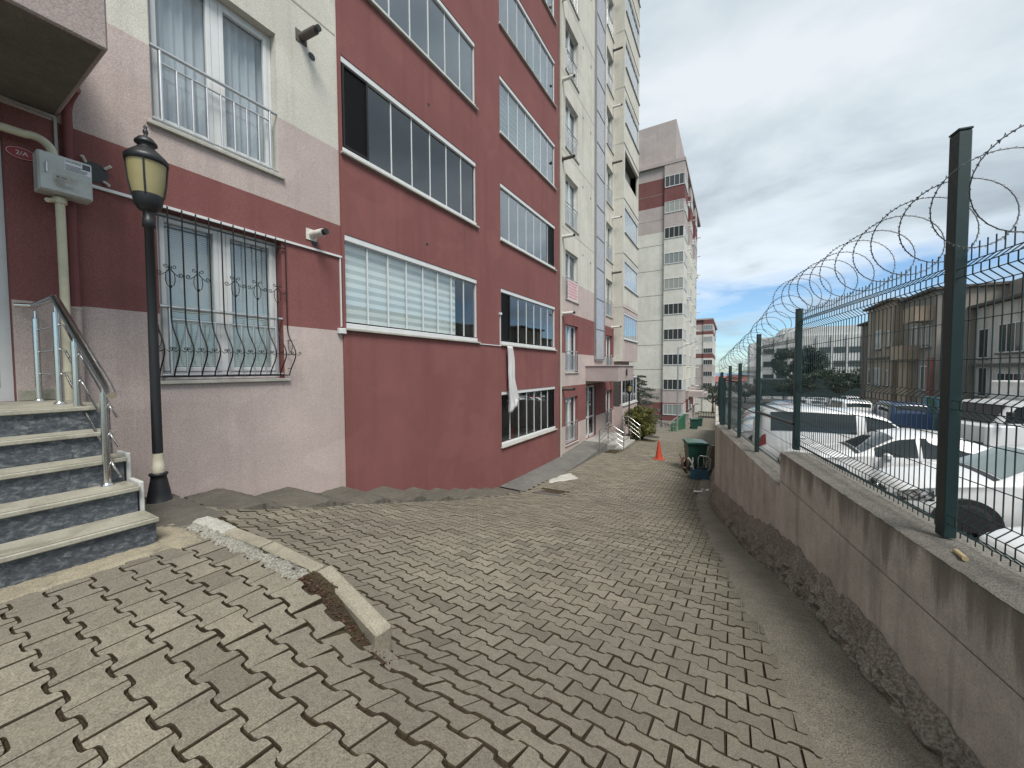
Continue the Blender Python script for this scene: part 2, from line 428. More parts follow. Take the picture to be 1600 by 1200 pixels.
def far_paving():
    m = NT('paving_far'); w = m.coord(kind='World'); br = m.n('ShaderNodeTexBrick')
    br.inputs['Scale'].default_value = 1.0; br.inputs['Brick Width'].default_value = 0.2; br.inputs['Row Height'].default_value = 0.139
    br.inputs['Mortar Size'].default_value = 0.006
    br.inputs['Color1'].default_value = (0.213, 0.196, 0.152, 1); br.inputs['Color2'].default_value = (0.16, 0.147, 0.115, 1); br.inputs['Mortar'].default_value = (0.06, 0.05, 0.04, 1)
    m.l(w, br.inputs['Vector']); big = m.noise(0.4, 5, 0.6, w)
    c = m.mix(m.ramp(big, [(0.38, 0.5), (0.62, 0.0)]), br.outputs[0], (0.13, 0.115, 0.1))
    m.bsdf(c, 0.93, 0, None, 0.2); return m.mat
Y_END = 20.0
ground = bpy.data.objects.new('paved_road', None)
bed = MB(); xs = list(np.arange(-7.2, -1.5, 0.3)) + [-1.46, -1.42] + list(np.arange(-1.36, 1.8, 0.06)); ys = list(np.arange(-3, 1.2, 0.05)) + [1.24, 1.26, 1.275, 1.3] + list(np.arange(1.4, Y_END, 0.2)) + [Y_END]
vs = [(x, y, gz(x, y) - 0.014 - (0.25 if x < -4.7 and y > 1.4 else 0)) for y in ys for x in xs]; nx = len(xs)
bed.add(vs, [(j * nx + i, j * nx + i + 1, (j + 1) * nx + i + 1, (j + 1) * nx + i) for j in range(len(ys) - 1) for i in range(nx - 1)], 0, True)
road = bed.build('paved_road', M_DIRT); tag(road, 'sloping yard paved with bone shaped grey concrete pavers', None, None, 'structure')
far = MB(); xs = list(np.arange(-6, 1.01, 0.5)); ys2 = list(np.arange(Y_END, 160, 1.0)); nx = len(xs)
vs = [((x if y < 30 else x), y, gz(x, y)) for y in ys2 for x in xs]
far.add(vs, [(j * nx + i, j * nx + i + 1, (j + 1) * nx + i + 1, (j + 1) * nx + i) for j in range(len(ys2) - 1) for i in range(nx - 1)], 0, True)
tag(far.build('road', far_paving()), 'paved lane running downhill past the far blocks', None, None, 'structure')

L_, P_ = 0.2, 0.139
def bone(g=0.0036, amp=0.0155, wide=0.0695):
    h = L_ / 2 - g; w_, n_ = wide + amp - g - .0006, wide - amp - g - .0006
    return [(h, w_), (0.070, w_), (0.054, w_ - 0.005), (0.046, n_ + 0.005), (0.030, n_), (-0.030, n_), (-0.046, n_ + 0.005), (-0.054, w_ - 0.005), (-0.070, w_), (-h, w_)]
def paver_verts():
    top = bone(); ring = top + [(x, -y) for x, y in reversed(top)]; n = len(ring)
    ins = []
    for (x, y) in ring: ins.append((x * 0.978, y * 0.966))
    vs = [(x, y, 0.0) for x, y in ins] + [(x, y, -0.004) for x, y in ring] + [(x, y, -0.05) for x, y in ring]
    fs = [tuple(range(n))[::-1]]
    for k in range(n):
        j = (k + 1) % n; fs.append((k, j, n + j, n + k)); fs.append((n + k, n + j, 2 * n + j, 2 * n + k))
    return vs, fs, [0] + [1, 1] * n
PV, PF, PMI = paver_verts(); PVn = np.array(PV)
pmb = MB(); pmb.add(PV, PF); pmb.m = list(PMI); paver_me = pmb.mesh('paver', [M_PAVER, M_DIRT])
def cam_area(x, y, z):
    cy, sy = math.cos(YAW), math.sin(YAW); a_ = x * cy + y * sy; f_ = -x * sy + y * cy
    if f_ < 0.4: return 0, False
    u = a_ / f_; v = (z + 0.038 * f_) / f_
    return 1.0 / f_ ** 3 * (-z), (abs(u) < 1.37 and -1.04 < v < 1.1)
stairs_x = -3.27
cells = []
rng = random.Random(3)
row = 0; y = -0.6
while y < Y_END:
    off = 0.0 if row % 2 == 0 else L_ / 2
    x = -4.9 + off
    while x < wall_x(y) - 0.02:
        ok = True
        edge_r = wall_x(y) - (0.46 if y < 4 else 0.46 - min(0.2, (y - 4) * 0.04)) + 0.10 * math.sin(y * 2.1) * 0.4
        if y > 9.85: edge_r = wall_x(y) - 0.2
        if x > edge_r: ok = False
        if y < 1.02 and x < stairs_x + 0.12: ok = False
        if 0.99 <= y < 1.7 and x < -3.62: ok = False
        if y >= 1.5 and y < 8.9 and x < -4.62: ok = False
        if y >= 8.9 and x < -4.62: ok = False
        if 15.2 < y < 18.9 and x < -3.95: ok = False
        if 18.9 <= y < 21 and x < -3.1 : ok = False
        if 1.14 < y < 1.335 and -3.65 < x < -1.44: ok = False     # kerb line
        if abs(x + 4.0) < 0.36 and abs(y - 8.85) < 0.3: ok = False  # manhole
        if ok: cells.append((x, y))
        x += L_
    y += P_; row += 1
items = []
for (x, y) in cells:
    z = gz(x, y); ar, vis = cam_area(x, y, z); items.append((ar if vis else 0, x, y, z))
items.sort(reverse=True)
def paver_matrix(x, y, z):
    e = 0.06; dzx = (gz(x + e, y) - gz(x - e, y)) / (2 * e); dzy = (gz(x, y + e) - gz(x, y - e)) / (2 * e)
    dzx = max(-0.9, min(0.9, dzx)); dzy = max(-1.2, min(1.2, dzy))
    dzx += rng.gauss(0, 0.007); dzy += rng.gauss(0, 0.007)
    X = Vector((1, 0, dzx)).normalized(); N = Vector((-dzx, -dzy, 1)).normalized(); Y = N.cross(X)
    r = rng.gauss(0, 0.010); X2 = X * math.cos(r) + Y * math.sin(r); Y2 = N.cross(X2)
    mt = Matrix((X2, Y2, N)).transposed().to_4x4()
    mt.translation = (x + rng.gauss(0, 0.0012), y + rng.gauss(0, 0.0012), z + rng.gauss(0, 0.0018)); return mt
for k, (ar, x, y, z) in enumerate(items[:300]):
    o = bpy.data.objects.new('paver', paver_me); col.objects.link(o); o.parent = road; o.matrix_world = paver_matrix(x, y, z)
allv = []; allf = []
for (ar, x, y, z) in items[300:]:
    M = np.array(paver_matrix(x, y, z)); vv = PVn @ M[:3, :3].T + M[:3, 3]; o_ = len(allv)
    allv += [tuple(q) for q in vv]; allf += [tuple(i + o_ for i in f) for f in PF]
rest = MB(); rest.v = allv; rest.f = allf; rest.m = PMI * (len(allf) // len(PF)); rest.s = [False] * len(allf)
tag(rest.build('paver_field', [M_PAVER, M_DIRT], road), None, None, None, 'stuff')

# lot / terrain beyond the wall: one sheet that reaches the sea
def lot_depth(x, y): return float(np.interp(y, [-20, 9, 14, 40, 70, 150, 400, 900], [2.6, 2.72, 2.95, 4.2, 5.6, 10, 26, 60]))
m = NT('asphalt_lot'); w = m.coord(kind='World'); f1 = m.noise(90, 3, 0.7, w); f2 = m.noise(0.5, 6, 0.6, w)
c = m.mix(f2, (0.05, 0.05, 0.05), (0.10, 0.098, 0.094)); c = m.mix(0.5, c, m.ramp(f1, [(0.3, 0.2), (0.7, 0.8)]), 'OVERLAY')
m.bsdf(c, 0.92, 0, m.bump(f1, 0.4, 0.006), 0.2); M_ASPH = m.mat
lot = MB(); xs = [-0.5, 0.9, 3, 8, 15, 30, 60, 150, 400]; ys2 = [-30, -10, 0, 9, 14, 20, 30, 40, 55, 70, 100, 150, 250, 400, 650, 900]
def lot_x(x, y):
    if x == -0.5: return (wall_x(y) + 0.2) if y < 40 else -0.6 if y < 160 else -400
    if x == 0.9: return wall_x(y) + 0.6 if y < 40 else 0.3
    return x
vs = [(lot_x(x, y), y, -lot_depth(x, y) if not (y > 160 and False) else 0) for y in ys2 for x in xs]; nx = len(xs)
lot.add(vs, [(j * nx + i, j * nx + i + 1, (j + 1) * nx + i + 1, (j + 1) * nx + i) for j in range(len(ys2) - 1) for i in range(nx - 1)])
tag(lot.build('parking_lot', M_ASPH), 'asphalt car park and streets beyond the fence', None, None, 'structure')
m = NT('earth'); w = m.coord(kind='World'); f2 = m.noise(0.05, 6, 0.6, w)
m.bsdf(m.mix(f2, (0.05, 0.06, 0.035), (0.11, 0.10, 0.08)), 0.95); M_EARTH = m.mat
tr = MB(); xs = [-500, -120, -40, -6]; ys2 = [-40, 15, 22, 50, 62, 110, 160, 250, 400, 650, 900]
def terr(y): return -0.05 - float(np.interp(y, [-40, 15, 22, 50, 62, 110, 160, 250, 400, 650, 900], [1.0, 3.5, 3.9, 7.2, 8.1, 11.2, 13.2, 18, 26, 45, 60]))
vs = [(x, y, terr(y)) for y in ys2 for x in xs]; nx = 4
tr.add(vs, [(j * nx + i, j * nx + i + 1, (j + 1) * nx + i + 1, (j + 1) * nx + i) for j in range(len(ys2) - 1) for i in range(nx - 1)])
tag(tr.build('ground', M_EARTH), 'hillside falling away behind the apartment blocks', None, None, 'structure')
m = NT('sea_water'); w = m.coord(kind='World'); m.bsdf((0.03, 0.09, 0.14), 0.25, 0, m.bump(m.noise(0.05, 5, 0.6, w), 0.3, 1.0)); M_SEA = m.mat
se = MB(); se.quad((-5000, 500, -58), (5000, 500, -58), (5000, 5500, -58), (-5000, 5500, -58))
tag(se.build('sea', M_SEA), 'pale blue sea at the horizon', None, None, 'structure')

# rough mortar strip between pavers and retaining wall, with its crumbling rubble foot
M_MORTAR = concrete('rough_mortar', (0.25, 0.228, 0.185), 1.8, 0.9, 0, 1.0)
M_RUBBLE = concrete('rubble_foot', (0.26, 0.235, 0.20), 1.6, 0.45, 0, 1.6)
st = MB(); N = 110; K = 7
rv = []
for j in range(N + 1):
    y = -0.5 + (Y_END + 0.5) * j / N if False else -0.5 + 13.5 * j / N
    xw = wall_x(y); wdt = 0.50 if y < 4 else max(0.28, 0.50 - (y - 4) * 0.04)
    for k in range(K + 1):
        t = k / K; x = xw - wdt - 0.16 + (wdt + 0.21) * t
        rv.append((x + rng.uniform(-.012, .012), y, gz(x, y) + 0.006 + 0.022 * math.sin(math.pi * t) + rng.uniform(-.008, .008) + (0.012 if k > 1 else -0.026 if k == 0 else -0.012)))
st.add(rv, [(j * (K + 1) + k, j * (K + 1) + k + 1, (j + 1) * (K + 1) + k + 1, (j + 1) * (K + 1) + k) for j in range(N) for k in range(K)], 0, True)
tag(st.build('mortar_strip', M_MORTAR, road), None, None, None, None)
rb = MB(); N = 260; K = 8; rv = []
rr = random.Random(12)
hs = [0.0] * (N + 1)
for j in range(N + 1):
    hs[j] = (hs[j - 1] * 0.85 if j else 0) + rr.gauss(0, 0.013)
for j in range(N + 1):
    y = -0.5 + 13.0 * j / N; xw = wall_x(y); g0 = gz(xw - 0.1, y) - 0.03
    h = float(np.interp(y, [0, 2.2, 3, 4.5, 6, 9, 12], [0.16, 0.16, 0.26, 0.42, 0.55, 0.55, 0.5])) + hs[j]
    for k in range(K + 1):
        t = k / K; bulge = 0.10 * (1 - t ** 2) + 0.004 + rr.uniform(-0.04, 0.04) * (1 - t ** 2)
        rv.append((xw - bulge, y + rr.uniform(-.012, .012), g0 + h * t + rr.uniform(-.01, .01)))
rb.add(rv, [(j * (K + 1) + k, (j + 1) * (K + 1) + k, (j + 1) * (K + 1) + k + 1, j * (K + 1) + k + 1) for j in range(N) for k in range(K)], 0, False)

# ------------------------------------------------------------------ retaining wall
M_WALL = concrete('streaked_concrete', (0.55, 0.52, 0.465), 0.6, 0.8, 0.6, 0.35, -1.0)
M_COPE = concrete('coping_concrete', (0.19, 0.18, 0.16), 1.6, 1.0, 0, 1.2)
wall = empty('retaining_wall', (WP[0], WP[1], -2.0), 'streaked concrete retaining wall below the green mesh fence', 'wall')
def wseg(s0, s1, top, bot, name):
    th = 0.30
    A, B = wpt(s0), wpt(s1); A2, B2 = wpt(s0, th), wpt(s1, th)
    jo = -1.24
    mb = MB()
    def strip(z0, z1, inset):
        a_, b_ = wpt(s0, inset), wpt(s1, inset)
        mb.add([(*a_, z0), (*b_, z0), (*b_, z1), (*a_, z1)], [(0, 3, 2, 1)])
    segs = [(bot, jo - 0.002, 0.0), (jo - 0.002, jo + 0.002, 0.004), (jo + 0.002, top, 0.002)] if top > jo + 0.05 else [(bot, top, 0.0)]
    for q in segs: strip(*q)
    mb.add([(*A, bot), (*A2, bot), (*A2, top), (*A, top)], [(0, 1, 2, 3)])
    mb.add([(*B, bot), (*B2, bot), (*B2, top), (*B, top)], [(0, 3, 2, 1)])
    mb.add([(*A2, bot), (*B2, bot), (*B2, top), (*A2, top)], [(0, 1, 2, 3)])
    o = mb.build(name, M_WALL); o.parent = wall; o.matrix_parent_inverse = Matrix.Translation(-wall.location)
    # rough troweled top
    cp = MB(); n = max(8, int((s1 - s0) / 0.06)); kk = 5; vs = []; r2 = random.Random(5)
    for j in range(n + 1):
        for k in range(kk + 1):
            p = wpt(s0 + (s1 - s0) * j / n, -0.004 + (th + 0.008) * k / kk); vs.append((p[0], p[1], top + 0.012 + r2.uniform(-.006, .006) - (0.012 if k in (0, kk) else 0)))
    cp.add(vs, [(j * (kk + 1) + k, j * (kk + 1) + k + 1, (j + 1) * (kk + 1) + k + 1, (j + 1) * (kk + 1) + k)[::-1] for j in range(n) for k in range(kk)], 0, True)
    for k in (0, kk):
        e = [vs[j * (kk + 1) + k] for j in range(n + 1)]; lo = [(x, y, top - 0.002) for x, y, z in e]
        cp.add(e + lo, [((j, j + 1, n + 2 + j, n + 1 + j) if k == 0 else (j, n + 1 + j, n + 2 + j, j + 1)) for j in range(n)])
    o = cp.build('coping', M_COPE); o.parent = wall; o.matrix_parent_inverse = Matrix.Translation(-wall.location)
wseg(-3.2, 2.97, -0.925, -3.2, 'wall_section')
wseg(2.972, 7.82, -1.30, -3.9, 'wall_section')
o = rb.build('rubble_foot', M_RUBBLE); o.parent = wall; o.matrix_parent_inverse = Matrix.Translation(-wall.location)
# the low continuation along the far lane
lw = MB(); ysl = list(np.arange(9.87, 40, 1.0))
for y0, y1 in zip(ysl[:-1], ysl[1:]):
    x0, x1 = wall_x(y0), wall_x(y1); t0 = max(-0.6, 0) ; zt = gz(-1, y0) + 1.75 - 0.02 * 0
    lw.add([(x0, y0, gz(-1, y0) - 0.3), (x0 + 0.22, y0, gz(-1, y0) - 0.3), (x1 + 0.22, y1, gz(-1, y1) - 0.3), (x1, y1, gz(-1, y1) - 0.3), (x0, y0, zt), (x0 + 0.22, y0, zt), (x1 + 0.22, y1, zt), (x1, y1, zt)],
           [(0, 3, 2, 1), (4, 5, 6, 7), (0, 1, 5, 4), (1, 2, 6, 5), (2, 3, 7, 6), (3, 0, 4, 7)])
o = lw.build('low_wall', M_WALL); o.parent = wall; o.matrix_parent_inverse = Matrix.Translation(-wall.location)

# ------------------------------------------------------------------ kerb stones at the plateau edge
M_KERB = concrete('kerb_concrete', (0.30, 0.275, 0.215), 0.9, 1.0, 0, 0.5)
def kerb(x0, x1, y0, zc_, rot, tilt, roll, name, label):
    L = x1 - x0; mb = MB(); mb.bbox(-L / 2, L / 2, -0.045, 0.045, -0.19, 0, 0.010)
    o = mb.build(name, M_KERB); o.location = ((x0 + x1) / 2, y0, zc_); o.rotation_euler = (roll, tilt, rot)
    return tag(o, label, 'kerb stone', 'kerb stones along the edge of the upper paving')
kerb(-3.50, -2.62, 1.275, -PLATEAU + 0.006, 0.03, 0.0, 0.05, 'kerb_stone', 'sunken kerb stone with a white mortar smear nearest the stairs')
kerb(-2.60, -2.06, 1.29, -PLATEAU - 0.005, -0.01, 0.03, 0.05, 'kerb_stone', 'short sunken kerb stone beside the loose tilted one')
kerb(-2.06, -1.43, 1.275, -PLATEAU - 0.075, -0.15, 0.17, 0.08, 'kerb_stone', 'loose kerb stone tilted up out of the paving')
# fill behind the kerbs: pale crumbled mortar and dry leaves
mf = MB(); r3 = random.Random(9)
def patch_mesh(mb, x0, x1, y0, y1, nx_, ny_, lift, jit, m_=0, fade=True, zf=None):
    vs = []
    for j in range(ny_ + 1):
        for i in range(nx_ + 1):
            tx, ty = i / nx_, j / ny_
            ex = min(tx, 1 - tx, ty, 1 - ty)
            x = x0 + (x1 - x0) * tx + (r3.uniform(-jit, jit)); y = y0 + (y1 - y0) * ty + r3.uniform(-jit, jit)
            z = (zf(x, y) if zf else gz(x, y)) + (lift if ex > 0 else -0.012) + r3.uniform(-.004, .004)
            vs.append((x, y, z))
    n = nx_ + 1
    mb.add(vs, [(j * n + i, j * n + i + 1, (j + 1) * n + i + 1, (j + 1) * n + i) for j in range(ny_) for i in range(nx_)], m_, True)
M_LIME = concrete('pale_mortar', (0.46, 0.45, 0.40), 1.3, 1.2, 0, 1.0); M_CRUMB = concrete('crumbled_mortar', (0.30, 0.29, 0.25), 1.8, 0.6, 0, 1.5)
plz = lambda x, y: -PLATEAU
patch_mesh(mf, -3.45, -2.05, 1.13, 1.235, 60, 6, 0.004, 0.016, 1, True, plz)
patch_mesh(mf, -3.50, -3.05, 1.20, 1.33, 20, 6, 0.014, 0.012, 0, True, plz)
tag(mf.build('mortar_smear', [M_LIME, M_CRUMB], road))
df = MB(); patch_mesh(df, -2.05, -1.44, 1.10, 1.26, 24, 8, -0.024, 0.012, 0, True, lambda x, y: gz(x, y) if y < 1.26 else gz(x, 1.26))
tag(df.build('dirt_gap', M_DIRT, road))
lf = MB()
for k in range(500):
    x = r3.uniform(-2.03, -1.34); y = 1.15 + 0.10 * (x + 2.03) * -0.3 + abs(r3.gauss(0, 0.05)); z = gz(x, min(y, 1.25)) - 0.022 + r3.uniform(0, 0.025); s_ = r3.uniform(0.004, 0.011); a_ = r3.uniform(0, 6.28)
    d1 = Vector((math.cos(a_), math.sin(a_), r3.uniform(-.5, .5))) * s_; d2 = Vector((-math.sin(a_), math.cos(a_), r3.uniform(-.5, .5))) * s_ * 0.5
    p = Vector((x, y, z)); lf.add([p - d1, p - d2, p + d1, p + d2], [(0, 1, 2, 3)])
tag(lf.build('dry_leaves', leafmat('dry_leaf', (0.04, 0.018, 0.012), (0.13, 0.065, 0.04))), 'dry brown leaf litter beside the loose kerb stone', 'leaf litter', None, 'stuff')
# moss and litter in the joints of the near paving
ms = MB()
for k in range(2600):
    x = r3.uniform(-3.2, 0.3); y = r3.uniform(0.05, 3.2) if k % 3 else r3.uniform(0.05, 1.2); z = gz(x, y)
    row_ = round((y + 0.6) / P_); yj = -0.6 + (row_ + 0.5) * P_; y = yj + r3.gauss(0, 0.012)
    if 1.02 < y < 1.5: continue
    s_ = r3.uniform(0.003, 0.008); a_ = r3.uniform(0, 6.28)
    d1 = Vector((math.cos(a_), math.sin(a_), r3.uniform(-.3, .6))) * s_; d2 = Vector((-math.sin(a_), math.cos(a_), r3.uniform(-.3, .6))) * s_ * 0.5
    p = Vector((x, y, gz(x, y) - 0.008 + r3.uniform(-0.003, 0.004))); ms.add([p - d1, p - d2, p + d1, p + d2], [(0, 1, 2, 3)])
tag(ms.build('joint_moss', leafmat('moss', (0.045, 0.04, 0.015), (0.12, 0.07, 0.04))), 'moss and brown debris in the paver joints', 'moss', None, 'stuff')

# ------------------------------------------------------------------ saw-tooth concrete steps + ramp along the facade
FX = -5.55
M_APRON = concrete('apron_concrete', (0.115, 0.105, 0.088), 1.2, 0.9, 0, 0.9)
ap = empty('concrete_steps', (-5.0, 1.5, -1.5), 'dark weathered concrete steps descending along the pink and red wall', 'steps')
keys = [(1.25, -1.22), (1.85, -1.47), (2.6, -1.68), (3.5, -1.91), (4.35, -2.12), (5.15, -2.35), (5.85, -2.55), (6.5, -2.73), (7.15, -2.90), (7.75, -3.06), (8.35, -3.19), (8.8, -3.30)]
for i in range(1, len(keys) - 1):
    y0, z0 = keys[i]; y1, z1 = keys[i + 1]; lv = y0 + (y1 - y0) * 0.5
    xo = -4.60 + rng.uniform(-.02, .02)
    mb = MB(); poly = [(y0 - 0.002, z0), (lv, z0 - 0.006), (y1 - 0.004, z1), (y1 - 0.004, z1 - 0.9), (y0 - 0.002, z1 - 0.9)]
    n = 18; vs = []; fs = []
    prof = [(y0 + (lv - y0) * t, z0) for t in np.linspace(0, 1, 8)] + [(lv + (y1 - 0.004 - lv) * t, z0 + (z1 - z0) * t) for t in np.linspace(0.12, 1, 8)]
    for (yy, zz) in prof:
        for k in range(n + 1):
            t = k / n; x = FX - 0.05 + (xo - FX + 0.05) * t; dz = -0.02 * t + rng.uniform(-.007, .007) - (rng.uniform(0.004, .03) if k == n else 0)
            vs.append((x + (rng.uniform(-.025, .02) if k == n else rng.uniform(-.006, .006)), yy, zz + dz))
    P2 = len(prof)
    fs = [(j * (n + 1) + k, j * (n + 1) + k + 1, (j + 1) * (n + 1) + k + 1, (j + 1) * (n + 1) + k) for j in range(P2 - 1) for k in range(n)]
    o0 = len(vs); ed = [j * (n + 1) + n for j in range(P2)]
    for e in ed: vs.append((vs[e][0] + 0.02, vs[e][1], min(vs[e][2] - 0.05, gz(-4.5, vs[e][1]) - 0.08)))
    fs += [(ed[j], o0 + j, o0 + j + 1, ed[j + 1]) for j in range(P2 - 1)]
    for (row_, flip) in ((0, False), (P2 - 1, True)):
        b0 = len(vs); top = [row_ * (n + 1) + k for k in range(n + 1)]
        for e in top: vs.append((vs[e][0], vs[e][1], z1 - 0.5))
        fs += [((top[k], b0 + k, b0 + k + 1, top[k + 1]) if not flip else (top[k + 1], b0 + k + 1, b0 + k, top[k])) for k in range(n)]
    mb.add(vs, fs, 0, False); o = mb.build('step', M_APRON); o.parent = ap; o.matrix_parent_inverse = Matrix.Translation(-ap.location)
M_RAMP = concrete('ramp_concrete', (0.155, 0.15, 0.14), 0.9, 0.8, 0, 0.6)
rp = MB(); ry = [8.78, 9.6, 10.6, 11.6, 12.7, 13.7, 14.8, 15.85]; rz = [-3.24, -3.25, -3.26, -3.27, -3.27, -3.24, -3.19, -3.14]
vs = []; n = 8
for yy in np.linspace(8.78, 15.85, 50):
    zz = float(np.interp(yy, ry, rz))
    for k in range(n + 1):
        t = k / n; x = FX - 0.05 + 1.05 * t; vs.append((x, yy, zz + 0.01 - 0.03 * t + rng.uniform(-.003, .003) + (0.0 if k < n else -0.0)))
fs = [(j * (n + 1) + k, j * (n + 1) + k + 1, (j + 1) * (n + 1) + k + 1, (j + 1) * (n + 1) + k) for j in range(49) for k in range(n)]
o0 = len(vs); ed = [j * (n + 1) + n for j in range(50)]
for e in ed: vs.append((vs[e][0] + 0.01, vs[e][1], min(vs[e][2] - 0.05, gz(-4.4, vs[e][1]) - 0.1)))
fs += [(ed[j], o0 + j, o0 + j + 1, ed[j + 1]) for j in range(49)]
rp.add(vs, fs)
ramp = rp.build('concrete_ramp', M_RAMP); tag(ramp, 'grey concrete ramp along the wall up to the second entrance', 'ramp')
wp_ = MB(); pv_ = [(-4.32, 10.5, gz(-4.32, 10.5) + .03)]; NR, NA = 6, 30
for i in range(1, NR + 1):
    for k in range(NA):
        a_ = 6.283 * k / NA; q = i / NR * (1 + .22 * math.sin(a_ * 3 + 1) + .12 * math.sin(a_ * 7)); x, y = -4.32 + .27 * q * math.cos(a_) + .10 * q * math.sin(a_), 10.5 + .62 * q * math.sin(a_)
        pv_.append((x, y, max(gz(x, y), -3.30 if x < -4.5 else -9) + (.026 if i < NR else -.01) + r3.uniform(-.005, .005)))
wp_.add(pv_, [(0, 1 + k, 1 + (k + 1) % NA) for k in range(NA)] + [(1 + (i - 1) * NA + k, 1 + i * NA + k, 1 + i * NA + (k + 1) % NA, 1 + (i - 1) * NA + (k + 1) % NA) for i in range(1, NR) for k in range(NA)], 0, True)
tag(wp_.build('cement_spill', M_LIME), 'white cement patch spilled at the ramp foot near the manhole', 'cement patch')
mh = empty('manhole_cover', (-4.0, 8.85, gz(-4.0, 8.85)), 'square rusty brown manhole cover with pale frame', 'manhole cover')
mb = MB(); sl = 0.08
for (a0, a1, b0, b1) in ((-.33, .33, -.28, -.22), (-.33, .33, .22, .28), (-.33, -.27, -.22, .22), (.27, .33, -.22, .22)): mb.bbox(a0, a1, b0, b1, -0.05, 0.012, 0.004)
f_ = mb.build('frame', M_RAMP, mh); mb = MB(); mb.bbox(-.265, .265, -.215, .215, -0.04, 0.004, 0.004); mb.box(-0.05, 0.05, -0.01, 0.01, 0.004, 0.012)
mb.build('lid', paint('rusty_iron', (0.07, 0.045, 0.035), 0.8, 0.2, 0.5), mh)
mh.rotation_euler = (-math.atan(0.2), 0, 0)
# ------------------------------------------------------------------ apartment block 1
def adopt(o, t):
    o.parent = t; o.matrix_parent_inverse = Matrix.Translation(-Vector(t.location)); return o
FH = 2.85
bld = empty('apartment_building', (-8.0, 9.0, -3.3), 'tall red, pink and beige apartment block filling the left side', 'building')
def wall_grid(mb, xf, y0, y1, z0, z1, openings, bands, depth_=0.16):
    """front skin facing +x with holes and reveals; bands: list of (z_from, material index) rising"""
    ys = sorted({y0, y1} | {v for o in openings for v in o[:2]}); zs = sorted({z0, z1} | {v for o in openings for v in o[2:4]} | {b[0] for b in bands if z0 < b[0] < z1})
    ys = [v for v in ys if y0 <= v <= y1]; zs = [v for v in zs if z0 <= v <= z1]
    def band(z):
        r = bands[0][1]
        for b in bands:
            if z >= b[0]: r = b[1]
        return r
    for a0, a1 in zip(ys[:-1], ys[1:]):
        for b0, b1 in zip(zs[:-1], zs[1:]):
            cy_, cz_ = (a0 + a1) / 2, (b0 + b1) / 2
            if any(o[0] < cy_ < o[1] and o[2] < cz_ < o[3] for o in openings): continue
            mb.quad((xf, a0, b0), (xf, a1, b0), (xf, a1, b1), (xf, a0, b1), band(cz_))
    for o in openings:
        a0, a1, b0, b1 = o[:4]; xi = xf - depth_; mm = band((b0 + b1) / 2)
        mb.quad((xf, a0, b0), (xf, a0, b1), (xi, a0, b1), (xi, a0, b0), mm); mb.quad((xf, a1, b0), (xi, a1, b0), (xi, a1, b1), (xf, a1, b1), mm)
        mb.quad((xf, a0, b1), (xf, a1, b1), (xi, a1, b1), (xi, a0, b1), mm); mb.quad((xf, a0, b0), (xi, a0, b0), (xi, a1, b0), (xf, a1, b0), mm)
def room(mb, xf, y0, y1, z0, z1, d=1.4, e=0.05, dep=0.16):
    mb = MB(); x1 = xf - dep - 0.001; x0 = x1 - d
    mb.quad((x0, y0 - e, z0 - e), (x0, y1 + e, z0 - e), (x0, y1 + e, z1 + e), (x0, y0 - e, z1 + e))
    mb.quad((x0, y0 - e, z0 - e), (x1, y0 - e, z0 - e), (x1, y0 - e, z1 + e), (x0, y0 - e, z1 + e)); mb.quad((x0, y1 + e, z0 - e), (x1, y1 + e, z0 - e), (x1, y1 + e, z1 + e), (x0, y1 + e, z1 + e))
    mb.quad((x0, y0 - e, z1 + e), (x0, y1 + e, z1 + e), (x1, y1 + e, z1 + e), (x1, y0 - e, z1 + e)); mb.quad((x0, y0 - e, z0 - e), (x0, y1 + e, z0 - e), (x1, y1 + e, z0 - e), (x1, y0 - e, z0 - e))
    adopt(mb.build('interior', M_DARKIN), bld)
class Rooms:
    pass
rooms = Rooms()
ROOF = 27.5
TOPF = 8
# --- openings
winA = [(1.70, 3.05, -0.10 + FH * k, 1.83 + FH * k) for k in range(0, TOPF + 1)]
doorA = (-1.3, 0.69, -0.26, 2.36)
B1Y = (4.02, 7.78); B2Y = (8.90, 12.60)
glB1 = [(B1Y[0] + 0.03, B1Y[1], 0.70 + FH * k, 2.24 + FH * k) for k in range(0, TOPF)]
glB2 = [(B2Y[0], B2Y[1], 0.70 + FH * k, 2.24 + FH * k) for k in range(-1, TOPF)]
winC1 = [(13.66, 15.03, -0.12 + FH * k, 1.75 + FH * k) for k in range(-1, TOPF)]
winC2 = [(19.05, 20.25, -0.12 + FH * k, 1.75 + FH * k) for k in range(-1, TOPF)]
doorC = (16.05, 17.45, -3.12, -0.75)
mats3 = [M_RED, M_PINK, M_BEIGE]
wa = MB(); wall_grid(wa, FX, -7.0, 4.0, -3.6, ROOF, winA + [doorA], [(-4, 1), (0.65, 0), (2.36, 1), (3.56, 2), (23.4, 0)])
# the sliver beside the door reveal
adopt(wa.build('wall', mats3), bld)
XB = FX + 0.035
wb = MB(); wall_grid(wb, XB, 4.0, 12.95, -4.2, ROOF, glB1 + glB2, [(-5, 0)])
wb.quad((FX - .2, 4.0, -4.2), (XB, 4.0, -4.2), (XB, 4.0, ROOF), (FX - .2, 4.0, ROOF), 0)
wb.quad((XB, 12.95, -4.2), (FX - .2, 12.95, -4.2), (FX - .2, 12.95, ROOF), (XB, 12.95, ROOF), 2)
adopt(wb.build('wall', mats3), bld)
XS0, XS1 = 17.2, 18.45
wc = MB(); wall_grid(wc, FX, 12.95, 24.1, -4.4, ROOF, winC1 + winC2 + [doorC], [(-5, 1), (-2.2, 0), (-0.65, 1), (0.63, 0), (2.2, 1), (3.5, 2), (23.4, 0)])
adopt(wc.build('wall', mats3), bld)
